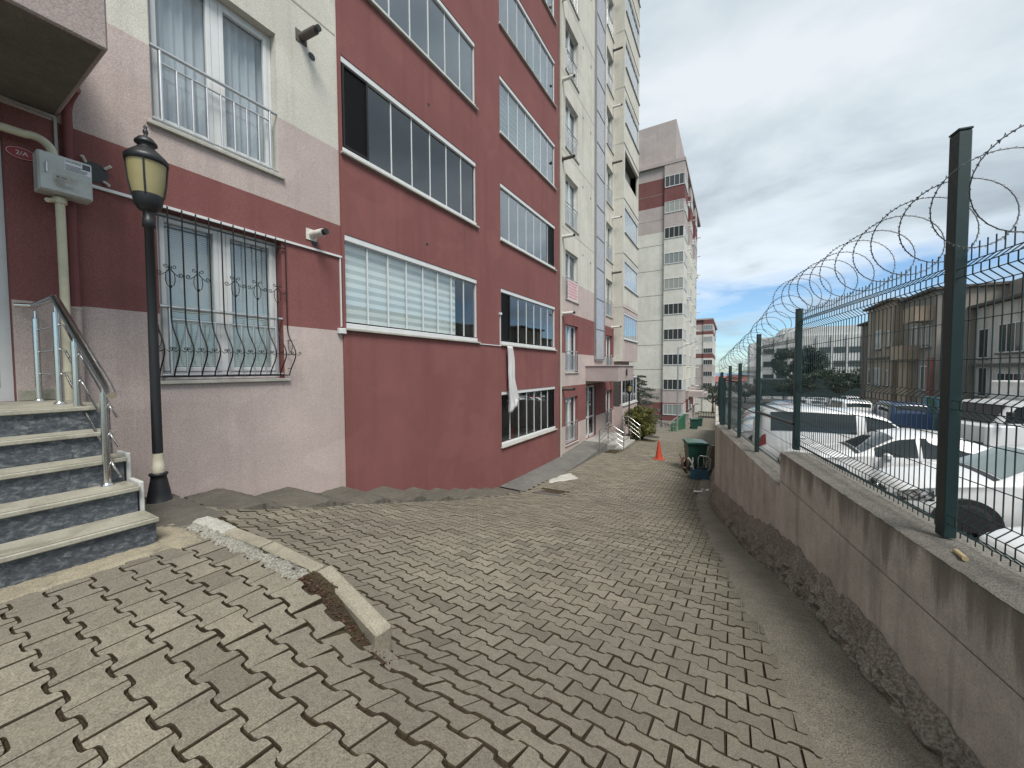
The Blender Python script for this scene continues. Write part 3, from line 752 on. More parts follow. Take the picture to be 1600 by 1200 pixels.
# end wall, back, roof
en = MB(); en.quad((FX, 24.1, -4.6), (-19, 24.1, -4.6), (-19, 24.1, ROOF), (FX, 24.1, ROOF), 2)
en.quad((-19, -7, -3.6), (FX, -7, -3.6), (FX, -7, ROOF), (-19, -7, ROOF), 2); en.quad((-19, 24.1, -4.6), (-19, -7, -4.6), (-19, -7, ROOF), (-19, 24.1, ROOF), 2)
en.quad((FX, -7, ROOF), (FX, 24.1, ROOF), (-19, 24.1, ROOF), (-19, -7, ROOF), 2)
adopt(en.build('end_wall', mats3), bld)
# horizontal shadow joints of the render coats
for k in range(1, TOPF):
    z = 2.48 + FH * k
    if z > 3.7:
        for (q0, q1) in ((12.98, 20.4), (-7, 3.98)): jl = MB(); jl.box(FX + 0.0005, FX + 0.004, q0, q1, z, z + 0.025); adopt(jl.build('joint_line', stucco('joint', (0.36, 0.35, 0.30), 0.3)), bld)

SLAT = MB()
def make_window(y0, y1, z0, z1, xf, near, curtain=None, tint=M_GLASS, blind=False):
    """white two-leaf french window set back in its reveal"""
    xi = xf - 0.13; fw = 0.055; d = 0.06; w_ = MB(); ym = (y0 + y1) / 2
    B = w_.bbox if near else (lambda a, b, c, d_, e, f, g=0: w_.box(a, b, c, d_, e, f))
    b = 0.006
    B(xi - d, xi, y0, y0 + fw, z0, z1, b); B(xi - d, xi, y1 - fw, y1, z0, z1, b); B(xi - d, xi, y0 + fw, y1 - fw, z1 - fw, z1, b); B(xi - d, xi, y0 + fw, y1 - fw, z0, z0 + 0.10, b)
    B(xi - d, xi + 0.004, ym - 0.045, ym + 0.045, z0 + 0.10, z1 - fw, b)
    root = adopt(w_.build('window', M_PVC), bld)
    for (a0, a1) in ((y0 + fw, ym - 0.045), (ym + 0.045, y1 - fw)):
        if near:
            s_ = MB(); q = 0.05; x0, x1 = xi - 0.05, xi + 0.012
            s_.bbox(x0, x1, a0, a0 + q, z0 + .10, z1 - fw, .006); s_.bbox(x0, x1, a1 - q, a1, z0 + .10, z1 - fw, .006); s_.bbox(x0, x1, a0 + q, a1 - q, z1 - fw - q, z1 - fw, .006); s_.bbox(x0, x1, a0 + q, a1 - q, z0 + .10, z0 + .10 + q, .006)
            obj('sash', s_.mesh('sash', M_PVC), root)
            a0 += q; a1 -= q
        p = MB(); p.box(xi - 0.034, xi - 0.028, a0, a1, z0 + .10, z1 - fw); obj('pane', p.mesh('pane', tint), root)
    if curtain is not None:
        c = MB(); n = 70 if near else 14; vs = []; xc = xi - 0.16; r = random.Random(int(y0 * 10 + z0))
        ph = r.uniform(0, 6)
        for i in range(n + 1):
            yy = y0 + 0.03 + (y1 - y0 - 0.06) * i / n; dx = 0.030 * math.sin(i * 1.15 + ph) + 0.015 * math.sin(i * 0.43)
            vs += [(xc + dx, yy, z0 + 0.02), (xc + dx * 0.8, yy, z1)]
        c.add(vs, [(2 * i, 2 * i + 2, 2 * i + 3, 2 * i + 1) for i in range(n)], 0, True); obj('curtain', c.mesh('curtain', curtain), root)
    if blind:
        c = MB(); xc = xi - 0.12; z = z0 + 0.12
        while z < z1 - 0.06:
            c.add([(xc + 0.010, y0 + 0.06, z), (xc + 0.010, y1 - 0.06, z), (xc - 0.010, y1 - 0.06, z + 0.027), (xc - 0.010, y0 + 0.06, z + 0.027)], [(0, 1, 2, 3)]); z += 0.0235
        obj('blind', c.mesh('blind', paint('blind_slat', (0.82, 0.83, 0.81), 0.5, 0, .02)), root)
    s_ = MB(); s_.bbox(xf - 0.13, xf + 0.045, y0 - 0.05, y1 + 0.06, z0 - 0.045, z0 - 0.002, .006); obj('sill', s_.mesh('sill', M_MARBLE), root)
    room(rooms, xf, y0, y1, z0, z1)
    return root
def make_railing(y0, y1, z0, xf, near, mat):
    """french-balcony rail: top tube, second rail, bars, bottom rail"""
    x = xf - 0.02; zt = z0 + 0.84; R = MB(); q = 0.016
    R.tube([(x, y0 - 0.0, zt), (x, y1 + 0.0, zt)], 0.021, 10); R.tube([(x, y0 + 0.09, zt - 0.14), (x, y1 - 0.09, zt - 0.14)], 0.013, 8); R.tube([(x, y0, z0 + 0.06), (x, y1, z0 + 0.06)], 0.014, 8)
    for yy in (y0 + 0.09, y1 - 0.09): R.tube([(x, yy, z0 + 0.06), (x, yy, zt)], 0.018, 8)
    n = 7; pos = [y0 + 0.09 + (y1 - y0 - 0.18) * (i + 1) / (n + 1) for i in range(n)]
    if not near:
        for yy in pos: R.tube([(x, yy, z0 + 0.06), (x, yy, zt - 0.14)], 0.012, 5)
    root = adopt(R.build('window_railing', mat), bld)
    if near:
        bm = MB(); bm.tube([(0, 0, 0), (0, 0, zt - 0.14 - z0 - 0.06)], 0.0125, 8); me = bm.mesh('bar', mat)
        for yy in pos: obj('bar', me, root, (x, yy, z0 + 0.06))
for k, (y0, y1, z0, z1) in enumerate(winA):
    if k > 3: room(rooms, FX, y0, y1, z0, z1); continue
    if k == 0: make_window(y0, y1, z0, z1, FX, True, None, M_GLASS, True)
    else: make_window(y0, y1, z0, z1, FX, k == 1, M_CURTAIN)
    make_railing(y0 + .005, y1 - .005, z0, FX, k < 2, M_ALU if k else M_ALU)
cur = [M_CURTAIN, M_WHITECLOTH, None]
for k, w4 in enumerate(winC1):
    make_window(*w4, FX, False, cur[(k * 2 + 1) % 3]); make_railing(w4[0] + .01, w4[1] - .01, w4[2], FX, False, M_ALU)
for k, w4 in enumerate(winC2):
    make_window(*w4, FX, False, cur[k % 3]); make_railing(w4[0] + .01, w4[1] - .01, w4[2], FX, False, M_ALU)

M_BLINDW = paint('zebra_blind_white', (0.88, 0.89, 0.87), 0.7, 0, 0.03); M_BLINDG = cloth('zebra_blind_grey', (0.62, 0.64, 0.63))
def glazing(y0, y1, z0, z1, xf, n, gl, dark_first=False, dark_last=False, blind=None, curtain=False, name='balcony_glazing', parent=bld):
    """frameless folding balcony glazing: rails, thin strips, each pane its own piece"""
    xi = xf - 0.03; R = MB()
    R.bbox(xi - 0.09, xi + 0.035, y0 + .002, y1 - .002, z0, z0 + 0.085, .008); R.bbox(xi - 0.09, xi + 0.02, y0 + .002, y1 - .002, z1 - 0.10, z1, .008)
    R.box(xi - 0.07, xi, y0 + .002, y0 + 0.022, z0 + .115, z1 - .10); R.box(xi - 0.07, xi, y1 - 0.022, y1 - .002, z0 + .115, z1 - .10)
    a, b = y0 + 0.024, y1 - 0.024; wd = (b - a) / n
    for i in range(1, n): R.box(xi - 0.045, xi - 0.02, a + wd * i - 0.011, a + wd * i + 0.011, z0 + .115, z1 - .10)
    root = adopt(R.build(name, M_PVC), parent)
    pm = MB(); pm.box(-0.004, 0.004, 0, wd - 0.026, 0, z1 - z0 - 0.217); me = pm.mesh('pane', gl)
    dk = pm.mesh('pane', M_GLASS_TINT)
    for i in range(n):
        if (dark_first and i == 0) or (dark_last and i == n - 1): continue
        obj('pane', me, root, (xi - 0.033 + random.uniform(-.002, .002), a + wd * i + 0.013, z0 + 0.116), (0, 0, random.gauss(0, 0.004)))
    for flag, i in ((dark_first, 0), (dark_last, n - 1)):
        if flag:
            s_ = MB(); y_a, y_b = a + wd * i + .01, a + wd * (i + 1) - .01
            s_.box(xi - 0.05, xi + .01, y_a, y_a + 0.035, z0 + .116, z1 - .10); s_.box(xi - 0.05, xi + .01, y_b - 0.035, y_b, z0 + .116, z1 - .10)
            s_.box(xi - 0.05, xi + .01, y_a + .035, y_b - .035, z0 + .116, z0 + .15); s_.box(xi - 0.05, xi + .01, y_a + .035, y_b - .035, z1 - .135, z1 - .10)
            zz = z0 + 0.17
            while zz < z1 - 0.15: s_.box(xi - 0.03, xi - 0.012, y_a + .035, y_b - .035, zz, zz + 0.012); zz += 0.03
            obj('insect_screen', s_.mesh('insect_screen', M_IRON), root)
    if blind:
        xb = xi - 0.13; bl = MB(); zz = z0 + 0.13; t = 0
        while zz < z1 - 0.1:
            hh = 0.075; bl.add([(xb, blind[0], zz), (xb, blind[1], zz), (xb, blind[1], min(zz + hh, z1 - .1)), (xb, blind[0], min(zz + hh, z1 - .1))], [(0, 1, 2, 3)], t % 2); zz += hh; t += 1
        obj('blind', bl.mesh('blind', [M_BLINDW, M_BLINDG]), root)
    if curtain:
        c = MB(); nn = 40; vs = []; ya, yb = y1 - 1.4, y1 - 0.2
        for i in range(nn + 1):
            yy = ya + (yb - ya) * i / nn; dx = 0.03 * math.sin(i * 1.2); vs += [(xi - 0.3 + dx, yy, z0 + .05), (xi - 0.3 + dx, yy, z1)]
        c.add(vs, [(2 * i, 2 * i + 2, 2 * i + 3, 2 * i + 1) for i in range(nn)], 0, True); obj('curtain', c.mesh('curtain', M_WHITECLOTH), root)
    s_ = MB(); s_.bbox(xf - 0.10, xf + 0.06, y0 - 0.04, y1 + 0.06, z0 - 0.04, z0 - 0.002, .006); obj('sill', s_.mesh('sill', M_MARBLE), root)
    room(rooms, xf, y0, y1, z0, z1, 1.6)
    return root
for k, g in enumerate(glB1):
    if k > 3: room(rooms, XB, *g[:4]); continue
    glazing(*g, XB, 8 if k == 0 else 7, M_GLASS if k == 0 else (M_GLASS_TINT if k == 1 else M_GLASS_GREY), k == 1, False, (g[0] + .02, g[0] + 3.05) if k == 0 else None, k == 1)
for k, g in enumerate(glB2):
    glazing(*g, XB, 7, [M_GLASS, M_GLASS, M_GLASS_GREY, M_GLASS_GREY][min(k, 3)], k == 1, k in (0, 2), (g[0] + .02, g[0] + 2.9) if k == 3 else None, k in (4, 5))
# bay of enclosed balconies at the far corner
BX = -5.05; by0, by1 = 20.5, 24.1
bay = MB(); bops = [(by0 + .25, by1 - .02, 1.62 + FH * k - FH, 3.05 + FH * k - FH) for k in range(1, 9)]
wall_grid(bay, BX, by0, by1, 0.42, 22.6, bops, [(0, 1), (2.2, 1), (3.5, 2)], 0.12)
bay.quad((FX, by0, .42), (BX, by0, .42), (BX, by0, 22.6), (FX, by0, 22.6), 2); bay.quad((BX, by1, .42), (FX - 1, by1, .42), (FX - 1, by1, 22.6), (BX, by1, 22.6), 2)
bay.quad((FX, by0, .42), (FX, by1, .42), (BX, by1, .42), (BX, by0, .42), 1)
for k in range(1, 9): bay.box(FX, BX + 0.03, by0 - .01, by1 + .01, 0.47 + FH * k - .0, 0.52 + FH * k, 2)
bay.box(FX, BX + 0.55, by0 - 0.4, by1 + .4, 22.62, ROOF, 0)
bay.box(FX, BX, by0, by1, -3.9, -2.02, 1)
adopt(bay.build('bay', mats3), bld)
for k, g in enumerate(bops):
    if k == 3: room(rooms, BX, *g[:4], 1.0, 0.02); continue
    glazing(*g, BX, 7, M_GLASS_GREY, False, False, None, False)
glazing(by0 + .05, by1 - .05, -1.98, -0.42, BX, 5, M_GLASS_GREY)
# glazed stairwell strip with its frame
sg = MB(); xg = FX + 0.10
sg.box(FX, xg, XS0 - 0.06, XS0, 0.45, ROOF); sg.box(FX, xg, XS1, XS1 + 0.06, 0.45, ROOF); sg.box(FX, xg, XS0, XS1, 0.40, 0.46)
zz = 0.46
rt = adopt(sg.build('stair_glazing', paint('grey_frame', (0.30, 0.31, 0.32), 0.4, 0.5)), bld)
pm = MB(); pm.box(xg - 0.03, xg - 0.02, XS0 + .005, XS1 - .005, 0.02, 1.40); me = pm.mesh('pane', paint('frosted_pane', (0.36, 0.36, 0.39), 0.25, 0, 0.3))
bar = MB(); bar.box(FX + .02, xg, XS0, XS1, -0.015, 0.015); bme = bar.mesh('crossbar', paint('grey_frame', (0.30, 0.31, 0.32), 0.4, 0.5))
while zz < ROOF - 1.4:
    obj('pane', me, rt, (0, 0, zz)); zz += 1.42; obj('crossbar', bme, rt, (0, 0, zz))
# canopies
def canopy(y0, y1, zb, zt, nm):
    c = MB(); c.bbox(FX - 0.02, -4.1, y0, y1, zb, zt - 0.05, .012); c.bbox(FX - 0.02, -4.06, y0 - .04, y1 + .04, zt - 0.05, zt, .01); c.box(FX + .01, -4.13, y0 + .03, y1 - .03, zb - .004, zb - .0005, 1); return adopt(c.build(nm, [stucco('canopy_stucco', (0.36, 0.30, 0.285), 0.5), concrete('shaded_soffit', (.16, .15, .13), .8)]), bld)  # soffit sheet: concrete grey with the canopy's own shade put into the colour
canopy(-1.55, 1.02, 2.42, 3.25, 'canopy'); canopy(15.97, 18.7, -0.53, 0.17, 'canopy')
nm = MB(); nm.box(-4.06, -4.05, 17.15, 17.3, -0.30, 0.02); adopt(nm.build('number_plate', M_IRON), bld)
# entrance doors
def entry(y0, y1, z0, z1, mat_f, xd, side):
    r = MB(); fw = 0.07; ym = y0 + (y1 - y0) * 0.42
    for a_, b_ in ((y0, y0 + fw), (ym - .05, ym + .05), (y1 - fw, y1)): r.box(xd, xd + .06, a_, b_, z0, z1)
    r.box(xd, xd + .06, y0 + fw, y1 - fw, z1 - fw, z1); r.box(xd, xd + .06, y0 + fw, y1 - fw, z0, z0 + .12); r.box(xd, xd + .058, y0 + fw, y1 - fw, z0 + .9, z0 + .96)
    rr_ = adopt(r.build('entrance_door', mat_f), bld)
    for a_, b_ in ((y0 + fw, ym - .05), (ym + .05, y1 - fw)):
        p = MB(); p.box(xd + .02, xd + .03, a_, b_, z0 + .12, z1 - fw); obj('pane', p.mesh('pane', M_GLASS), rr_)
    h = MB(); h.tube([(xd + .1, ym + .12, z0 + .8), (xd + .1, ym + .12, z0 + 1.3)], .014, 8); obj('handle', h.mesh('handle', M_STEEL), rr_)
entry(doorA[0], doorA[1] - 0.002, doorA[2], doorA[3], M_PVC, FX - 0.15, 1); entry(doorC[0], doorC[1], doorC[2], doorC[3], M_PVC, FX - 0.15, 1)
room(rooms, FX, *doorA, 2.0); room(rooms, FX, *doorC, 2.0)

# flue pipes sticking out of the wall, and empty vent holes
def flue(y, z, xf, ln, mat, r=0.05, cap=True):
    f = MB(); f.tube([(xf - .02, y, z), (xf + ln, y + 0.04, z + 0.01)], r, 12); f.tube([(xf + ln + .002, y + .04, z + .01), (xf + ln + 0.07, y + .045, z + .012)], r * 0.78, 12, 1)
    f.lathe([(r * 1.45, 0), (r * 1.45, 0.012)], (0, 0, 0), 14) if False else None
    f.box(xf, xf + .012, y - r * 1.5, y + r * 1.5, z - r * 1.5, z + r * 1.5)
    adopt(f.build('flue_pipe', [mat, M_BLACK]), bld)
M_FLUEW = paint('white_flue', (0.62, 0.60, 0.56), 0.5, 0, 0.3); M_FLUED = paint('sooty_flue', (0.10, 0.085, 0.075), 0.6, 0.2, 0.4)
flue(3.50, 2.06, FX, 0.24, M_FLUEW, 0.055); flue(3.42, 4.90, FX, 0.30, M_FLUED, 0.055); 
for k in range(0, TOPF):
    flue(13.35, -0.75 + FH * k - 0.0, FX, 0.42, M_FLUEW if k % 3 else M_FLUED, 0.06)
    flue(19.9 if k < 1 else 20.15, -0.62 + FH * k, FX, 0.42, M_FLUEW if k % 2 else M_FLUED, 0.055)
def hole(y, z, xf, r):
    vh = MB(); n = 12; vh.add([(xf + .004, y + r * math.cos(6.283 * i / n), z + r * math.sin(6.283 * i / n)) for i in range(n)], [tuple(range(n))]); adopt(vh.build('vent_hole', M_BLACK), bld)
hole(3.58, 4.74, FX, .055); hole(3.55, 1.95, FX, 0.05); hole(1.24, 2.0, FX, 0.10)
for k in range(0, TOPF): hole(15.6, 2.0 + FH * k, FX, .05); hole(16.6, 1.9 + FH * k, FX, .06); hole(18.75, 2.0 + FH * k, FX, .05)
hole(6.0, 2.62, XB, .03); hole(6.1, 5.5, XB, .03)
for i in range(4):
    cl = MB(); a_ = 0.7 + i * math.pi / 2; cl.tube([(FX + .01, 1.24 + .095 * math.cos(a_), 2.0 + .095 * math.sin(a_)), (FX + .05, 1.24 + .14 * math.cos(a_), 2.0 + .14 * math.sin(a_))], .014, 6); adopt(cl.build('vent_bracket', M_FLUEW), bld)
# downpipe / seam at the right edge of the red part, cables
dp = MB(); dp.tube([(FX + .07, 13.02, -3.3), (FX + .07, 13.02, ROOF)], .045, 10)
adopt(dp.build('downpipe', stucco('pipe_beige', (0.42, 0.40, 0.34))), bld)
for q in ((FX + .001, FX + .03, 1.19, 4.0, 1.835, 1.865), (FX + .001, FX + .02, 3.965, 3.985, .72, 1.83), (XB + .001, XB + .022, 4.0, 4.03, .62, .66), (XB + .001, XB + .025, 7.84, 8.86, .645, .665), (XB + .001, XB + .025, 8.82, 8.84, .667, 1.5), (XB + .001, XB + .06, 8.78, 8.86, 1.5, 1.56)):
    cb = MB(); cb.box(*q); adopt(cb.build('cable_duct', M_PVC), bld)
bx = MB(); bx.bbox(FX + .001, FX + .07, 3.90, 4.03, .60, .69, .008); adopt(bx.build('junction_box', M_PVC), bld)
tr_ = MB(); tr_.box(FX + .001, FX + .025, .74, 1.0, 2.385, 2.405); tr_.box(FX + .001, FX + .025, .985, 1.005, 1.95, 2.385); adopt(tr_.build('conduit', paint('grey_conduit', (0.35, 0.34, 0.33), .5)), bld)

# ------------------------------------------------------------------ wrought-iron window guard
gr = empty('window_guard', (FX, 2.37, -0.1), 'black wrought iron bellied guard with scrolls over the lower window', 'window guard')
gy0, gy1, gz0, gz1 = 1.66, 3.09, -0.06, 1.86
gfx = FX + 0.05
def belly(t):     # t 0 bottom .. 1 top -> offset from the wall plane, height
    z = gz0 + (gz1 - gz0) * t
    h = z - gz0
    off = 0.02 + 0.20 * math.exp(-((h - 0.30) / 0.21) ** 2) if h > 0.02 else 0.05
    off = max(off, 0.03); return off, z
bp = [(belly(t)[0], 0, belly(t)[1]) for t in np.linspace(0, 1, 40)]
bm = MB(); bm.tube(bp, 0.0075, 6); bme = bm.mesh('bar', M_IRON)
nb = 12
for i in range(nb):
    yy = gy0 + (gy1 - gy0) * i / (nb - 1); adopt(obj('bar', bme, None, (FX, yy, 0)), gr)
for q in ((gfx - .03, gfx - .015, gy0, gy1, gz1 - .13, gz1 - .115), (gfx - .05, gfx - .035, gy0, gy1, gz1 - .012, gz1), (gfx - .03, gfx, gy0 - .008, gy1 + .008, gz0 - .008, gz0 + .008)):
    fr_ = MB(); fr_.box(*q); adopt(fr_.build('rail', M_IRON), gr)
def scroll(c, r, turns, a0, sgn, n=16):
    return [(c[0], c[1] + sgn * (r * (1 - 0.75 * i / n)) * math.cos(a0 + turns * 6.283 * i / n), c[2] + (r * (1 - 0.75 * i / n)) * math.sin(a0 + turns * 6.283 * i / n)) for i in range(n + 1)]
scm = MB()
def motif(mb, r=.0042):
    x = 0.0
    for s_ in (-1, 1):
        mb.tube([(x, 0, -.02), (x, s_ * .03, .0), (x, s_ * .043, .05), (x, s_ * .042, .10), (x, s_ * .035, .14), (x, s_ * .01, .175), (x, s_ * .015, .205)] + scroll((x, s_ * .038, .212), .024, 1.1, math.pi, s_), r, 5)
        mb.tube([(x, s_ * .01, .165), (x, s_ * .05, .125), (x, s_ * .075, .105)] + scroll((x, s_ * .092, .125), .026, 1.1, -1.6, s_), r, 5)
    mb.lathe([(0.0, -.035), (.016, -.02), (.013, -.002), (0, .008)], (0, 0, 0), 8)
motif(scm); sme = scm.mesh('scroll', M_IRON)
zs0 = 0.92
for i in (1, 3, 6, 8, 10): 
    adopt(obj('scroll', sme, None, (FX + belly((zs0 + .1 - gz0) / (gz1 - gz0))[0] + .012, gy0 + (gy1 - gy0) * i / (nb - 1), zs0 + .06)), gr)
lo = MB(); zl = 0.24
for s_ in (-1, 1): lo.tube([(0, s_ * .012, .0), (0, s_ * .035, -.022), (0, s_ * .055, -.012)] + scroll((0, s_ * .05, .012), .02, 1.0, -.6, s_), .004, 5)
lme = lo.mesh('scroll', M_IRON)
for i in range(nb): adopt(obj('scroll', lme, None, (FX + belly((zl - gz0) / (gz1 - gz0))[0] + .01, gy0 + (gy1 - gy0) * i / (nb - 1), zl)), gr)
for yy in (gy0, gy1):
    sd_ = MB()
    for t in np.linspace(0.05, 0.36, 4):
        o_, z_ = belly(t); sd_.tube([(FX + .01, yy, z_), (FX + o_ - .003, yy, z_)], .005, 5)
    o_, z_ = belly(.22); c_ = Vector((FX + o_ * .55, yy, z_)); sd_.tube([tuple(c_ + Vector((.055 * math.cos(a_), 0, .085 * math.sin(a_)))) for a_ in np.linspace(0, 6.283, 20)], .004, 5)
    adopt(sd_.build('side_scroll', M_IRON), gr)

# ------------------------------------------------------------------ gas box, pipes, plate
gb = empty('gas_meter_box', (FX, 1.02, 1.62), 'pale grey gas meter box with stickers on the red wall', 'meter box')
M_BOX = paint('box_enamel', (0.46, 0.48, 0.47), 0.4, 0, 0.25)
b_ = MB(); b_.bbox(FX + .10, FX + .265, .835, 1.165, 1.62, 1.96, .008); adopt(b_.build('body', M_BOX), gb)
b_ = MB(); b_.bbox(FX + .267, FX + .285, .842, 1.158, 1.627, 1.953, .005); dr = adopt(b_.build('door', M_BOX), gb)
b_ = MB(); b_.bbox(FX + .286, FX + .30, .875, .89, 1.77, 1.86, .004); obj('handle', b_.mesh('handle', M_ALU), dr)
b_ = MB(); b_.box(FX + .286, FX + .2872, .99, 1.155, 1.835, 1.94); obj('sticker', b_.mesh('sticker', paint('sticker_white', (.68, .69, .72), .5)), dr)
b_ = MB(); b_.box(FX + .2875, FX + .2882, 1.10, 1.15, 1.885, 1.935); [b_.box(FX + .2875, FX + .2882, .995, .995 + random.uniform(.08, .14), zz, zz + .005) for zz in np.arange(1.842, 1.895, .011)]
obj('print', b_.mesh('print', paint('print_dark', (.08, .08, .10), .6)), dr)
b_ = MB(); b_.box(FX + .286, FX + .2872, .92, 1.07, 1.66, 1.78); obj('sticker', b_.mesh('sticker', paint('sticker_old', (.50, .50, .48), .6, 0, .6)), dr)
b_ = MB(); b_.lathe([(.012, 0), (.012, .001)], (0, 0, 0), 12); 
b_ = MB(); b_.box(FX + .2875, FX + .2882, .965, 1.0, 1.752, 1.762); b_.box(FX + .2875, FX + .2882, .937, .957, 1.748, 1.766); [b_.box(FX + .2875, FX + .2882, .93, .93 + random.uniform(.05, .12), zz, zz + .004) for zz in np.arange(1.67, 1.74, .013)]
obj('print', b_.mesh('print', paint('print_grey', (.16, .15, .14), .6)), dr)
def text(s_, size, loc, mat, parent, name='lettering', rot=(math.pi / 2, 0, math.pi / 2), ext=.0006):
    cu = bpy.data.curves.new(name, 'FONT'); cu.body = s_; cu.size = size; cu.align_x = 'CENTER'; cu.align_y = 'CENTER'; cu.extrude = ext; cu.materials.append(mat)
    o0 = bpy.data.objects.new(name, cu); me = bpy.data.meshes.new_from_object(o0); bpy.data.objects.remove(o0); o = bpy.data.objects.new(name, me); col.objects.link(o); o.location = loc; o.rotation_euler = rot; o.parent = parent; return o
text('DOMKE', .028, (FX + .2885, 1.045, 1.922), M_BLACK, dr)
gp = empty('gas_pipe', (FX + .16, .97, -.26), 'cream gas pipe running down to the stair landing', 'pipe')
p_ = MB(); p_.tube([(FX + .16, .975, -.26), (FX + .16, .975, 1.615)], .032, 12); adopt(p_.build('lower_pipe', M_CREAM), gp)
p_ = MB(); p_.tube([(FX + .12, -.9, 2.06), (FX + .13, .78, 2.10)] + arc((FX + .13, .84, 2.0), .11, 2.0, 0.0, 7, ((0, 1, 0), (0, 0, 1))) + [(FX + .135, .95, 1.955)], .034, 12); adopt(p_.build('upper_pipe', M_CREAM), gp)
p_ = MB(); p_.lathe([(.045, 0), (.045, .05)], (FX + .16, .975, 1.555), 12); p_.tube([(FX + .16, .95, 1.58), (FX + .2, .89, 1.55)], .02, 8); adopt(p_.build('valve', M_CREAM), gp)
p_ = MB(); p_.lathe([(.042, 0), (.042, .025)], (FX + .16, .975, .0), 12); adopt(p_.build('pipe_clip', M_CREAM), gp)
rp_ = empty('rain_pipe', (FX + .06, 1.06, -.3), 'dark red rain pipe beside the gas pipe', 'pipe')
p_ = MB(); p_.tube([(FX + .05, 1.065, .62), (FX + .05, 1.065, 2.50), (FX + .10, 1.075, 2.58), (FX + .25, 1.09, 2.63)], .035, 12); adopt(p_.build('red_length', M_REDPIPE), rp_)
p_ = MB(); p_.tube([(FX + .05, 1.065, -1.25), (FX + .05, 1.065, .618)], .036, 12); p_.lathe([(.042, 0), (.042, .03)], (FX + .05, 1.065, .60), 12); adopt(p_.build('pink_length', M_PINK), rp_)
pl = empty('number_plate_oval', (FX, .79, 1.96), 'small red oval plate lettered 2/A beside the door', 'plate')
p_ = MB(); n = 28; vs = [(FX + .002, .79 + .095 * math.cos(6.283 * i / n), 1.965 + .055 * math.sin(6.283 * i / n)) for i in range(n)]; vs2 = [(FX + .008, v[1], v[2]) for v in vs]
p_.add(vs + vs2, [tuple(range(n, 2 * n))] + [(i, (i + 1) % n, n + (i + 1) % n, n + i) for i in range(n)]); adopt(p_.build('plate', paint('plate_red', (.25, .015, .02), .4)), pl)
rg = MB(); rg.tube([(FX + .009, .79 + .086 * math.cos(a_), 1.965 + .047 * math.sin(a_)) for a_ in np.linspace(0, 6.283, 33)[:-1]], .0018, 5, 0, True); adopt(rg.build('rim', M_FLUEW), pl)
t_ = text('2/A', .05, (FX + .0095, .79, 1.965), M_FLUEW, None); adopt(t_, pl)

# ------------------------------------------------------------------ cloth hanging from the balcony, paper notice
hc = MB(); n, k2 = 14, 26; vs = []
rc = random.Random(4)
for j in range(k2 + 1):
    t = j / k2; z = .66 - 1.72 * t
    for i in range(n + 1):
        s_ = i / n; wdt = .26 + .20 * t - (.08 if t > .9 else 0); yy = 9.05 + .10 * t + wdt * s_ ; fold = .05 * math.sin(s_ * 13 + t * 3.1) + .03 * math.sin(s_ * 27 - t * 5)
        vs.append((XB + .10 + fold * (0.5 + t * .6), yy + .02 * math.sin(t * 9), z - .20 * (1 - s_) * t * t))
hc.add(vs, [(j * (n + 1) + i, j * (n + 1) + i + 1, (j + 1) * (n + 1) + i + 1, (j + 1) * (n + 1) + i) for j in range(k2) for i in range(n)], 0, True)
hg = hc.build('hanging_cloth', cloth('lace_cloth', (0.52, 0.52, 0.52))); so = hg.modifiers.new('thick', 'SOLIDIFY'); so.thickness = .004
tag(hg, 'white lace cloth hanging down from the balcony glazing', 'cloth')
ns = empty('notice_sheet', (FX + .05, 14.4, 2.8), 'pale sheet with red print tied to a window railing', 'sign')
b_ = MB(); b_.box(FX + .035, FX + .04, 13.78, 14.88, 2.72, 3.5); adopt(b_.build('sheet', paint('notice_paper', (.60, .50, .50), .6)), ns)
b_ = MB(); rn = random.Random(2)
for z in np.arange(2.80, 3.45, .115):
    yy = 13.86
    while yy < 14.72:
        w_ = rn.uniform(.05, .16); b_.box(FX + .0405, FX + .042, yy, min(yy + w_, 14.8), z, z + .07); yy += w_ + .035
adopt(b_.build('print', paint('notice_red', (.50, .22, .24), .6)), ns)
# ------------------------------------------------------------------ near entrance stairs
def slate():
    m = NT('grey_slate_marble'); w = m.coord((1, 1, 1.6), 'World'); a = m.noise(24, 10, 0.74, w, 0.5); b = m.noise(3, 4, 0.6, w)
    c = m.ramp(a, [(0.36, (0.028, 0.033, 0.042)), (0.5, (0.07, 0.08, 0.095)), (0.60, (0.16, 0.17, 0.18)), (0.72, (0.36, 0.36, 0.36))])
    m.bsdf(m.mix(m.math('MULTIPLY', b, 0.4), c, (0.05, 0.055, 0.06)), 0.45, 0, m.bump(a, 0.1, 0.003), 0.4); return m.mat
def cream_marble():
    m = NT('cream_marble_tread'); w = m.coord(kind='World'); a = m.noise(4, 7, 0.65, w, 0.6); b = m.noise(70, 3, 0.6, w)
    c = m.ramp(a, [(0.3, (0.20, 0.19, 0.15)), (0.5, (0.30, 0.285, 0.23)), (0.75, (0.36, 0.345, 0.285))]); c = m.mix(0.25, c, m.ramp(b, [(0.3, 0.2), (0.7, 0.8)]), 'OVERLAY')
    m.bsdf(c, 0.55, 0, m.bump(b, 0.1, 0.002), 0.35); return m.mat
M_SLATE, M_TREAD = slate(), cream_marble()
st = empty('entrance_stairs', (-3.8, -0.3, -1.13), 'cream stone steps with grey veined risers at the near left door', 'stairs')
SX = [-3.27, -3.51, -3.75, -3.98, -4.22]; RH = (1.13 - 0.26) / 5; SY0, SY1 = -1.9, 0.93
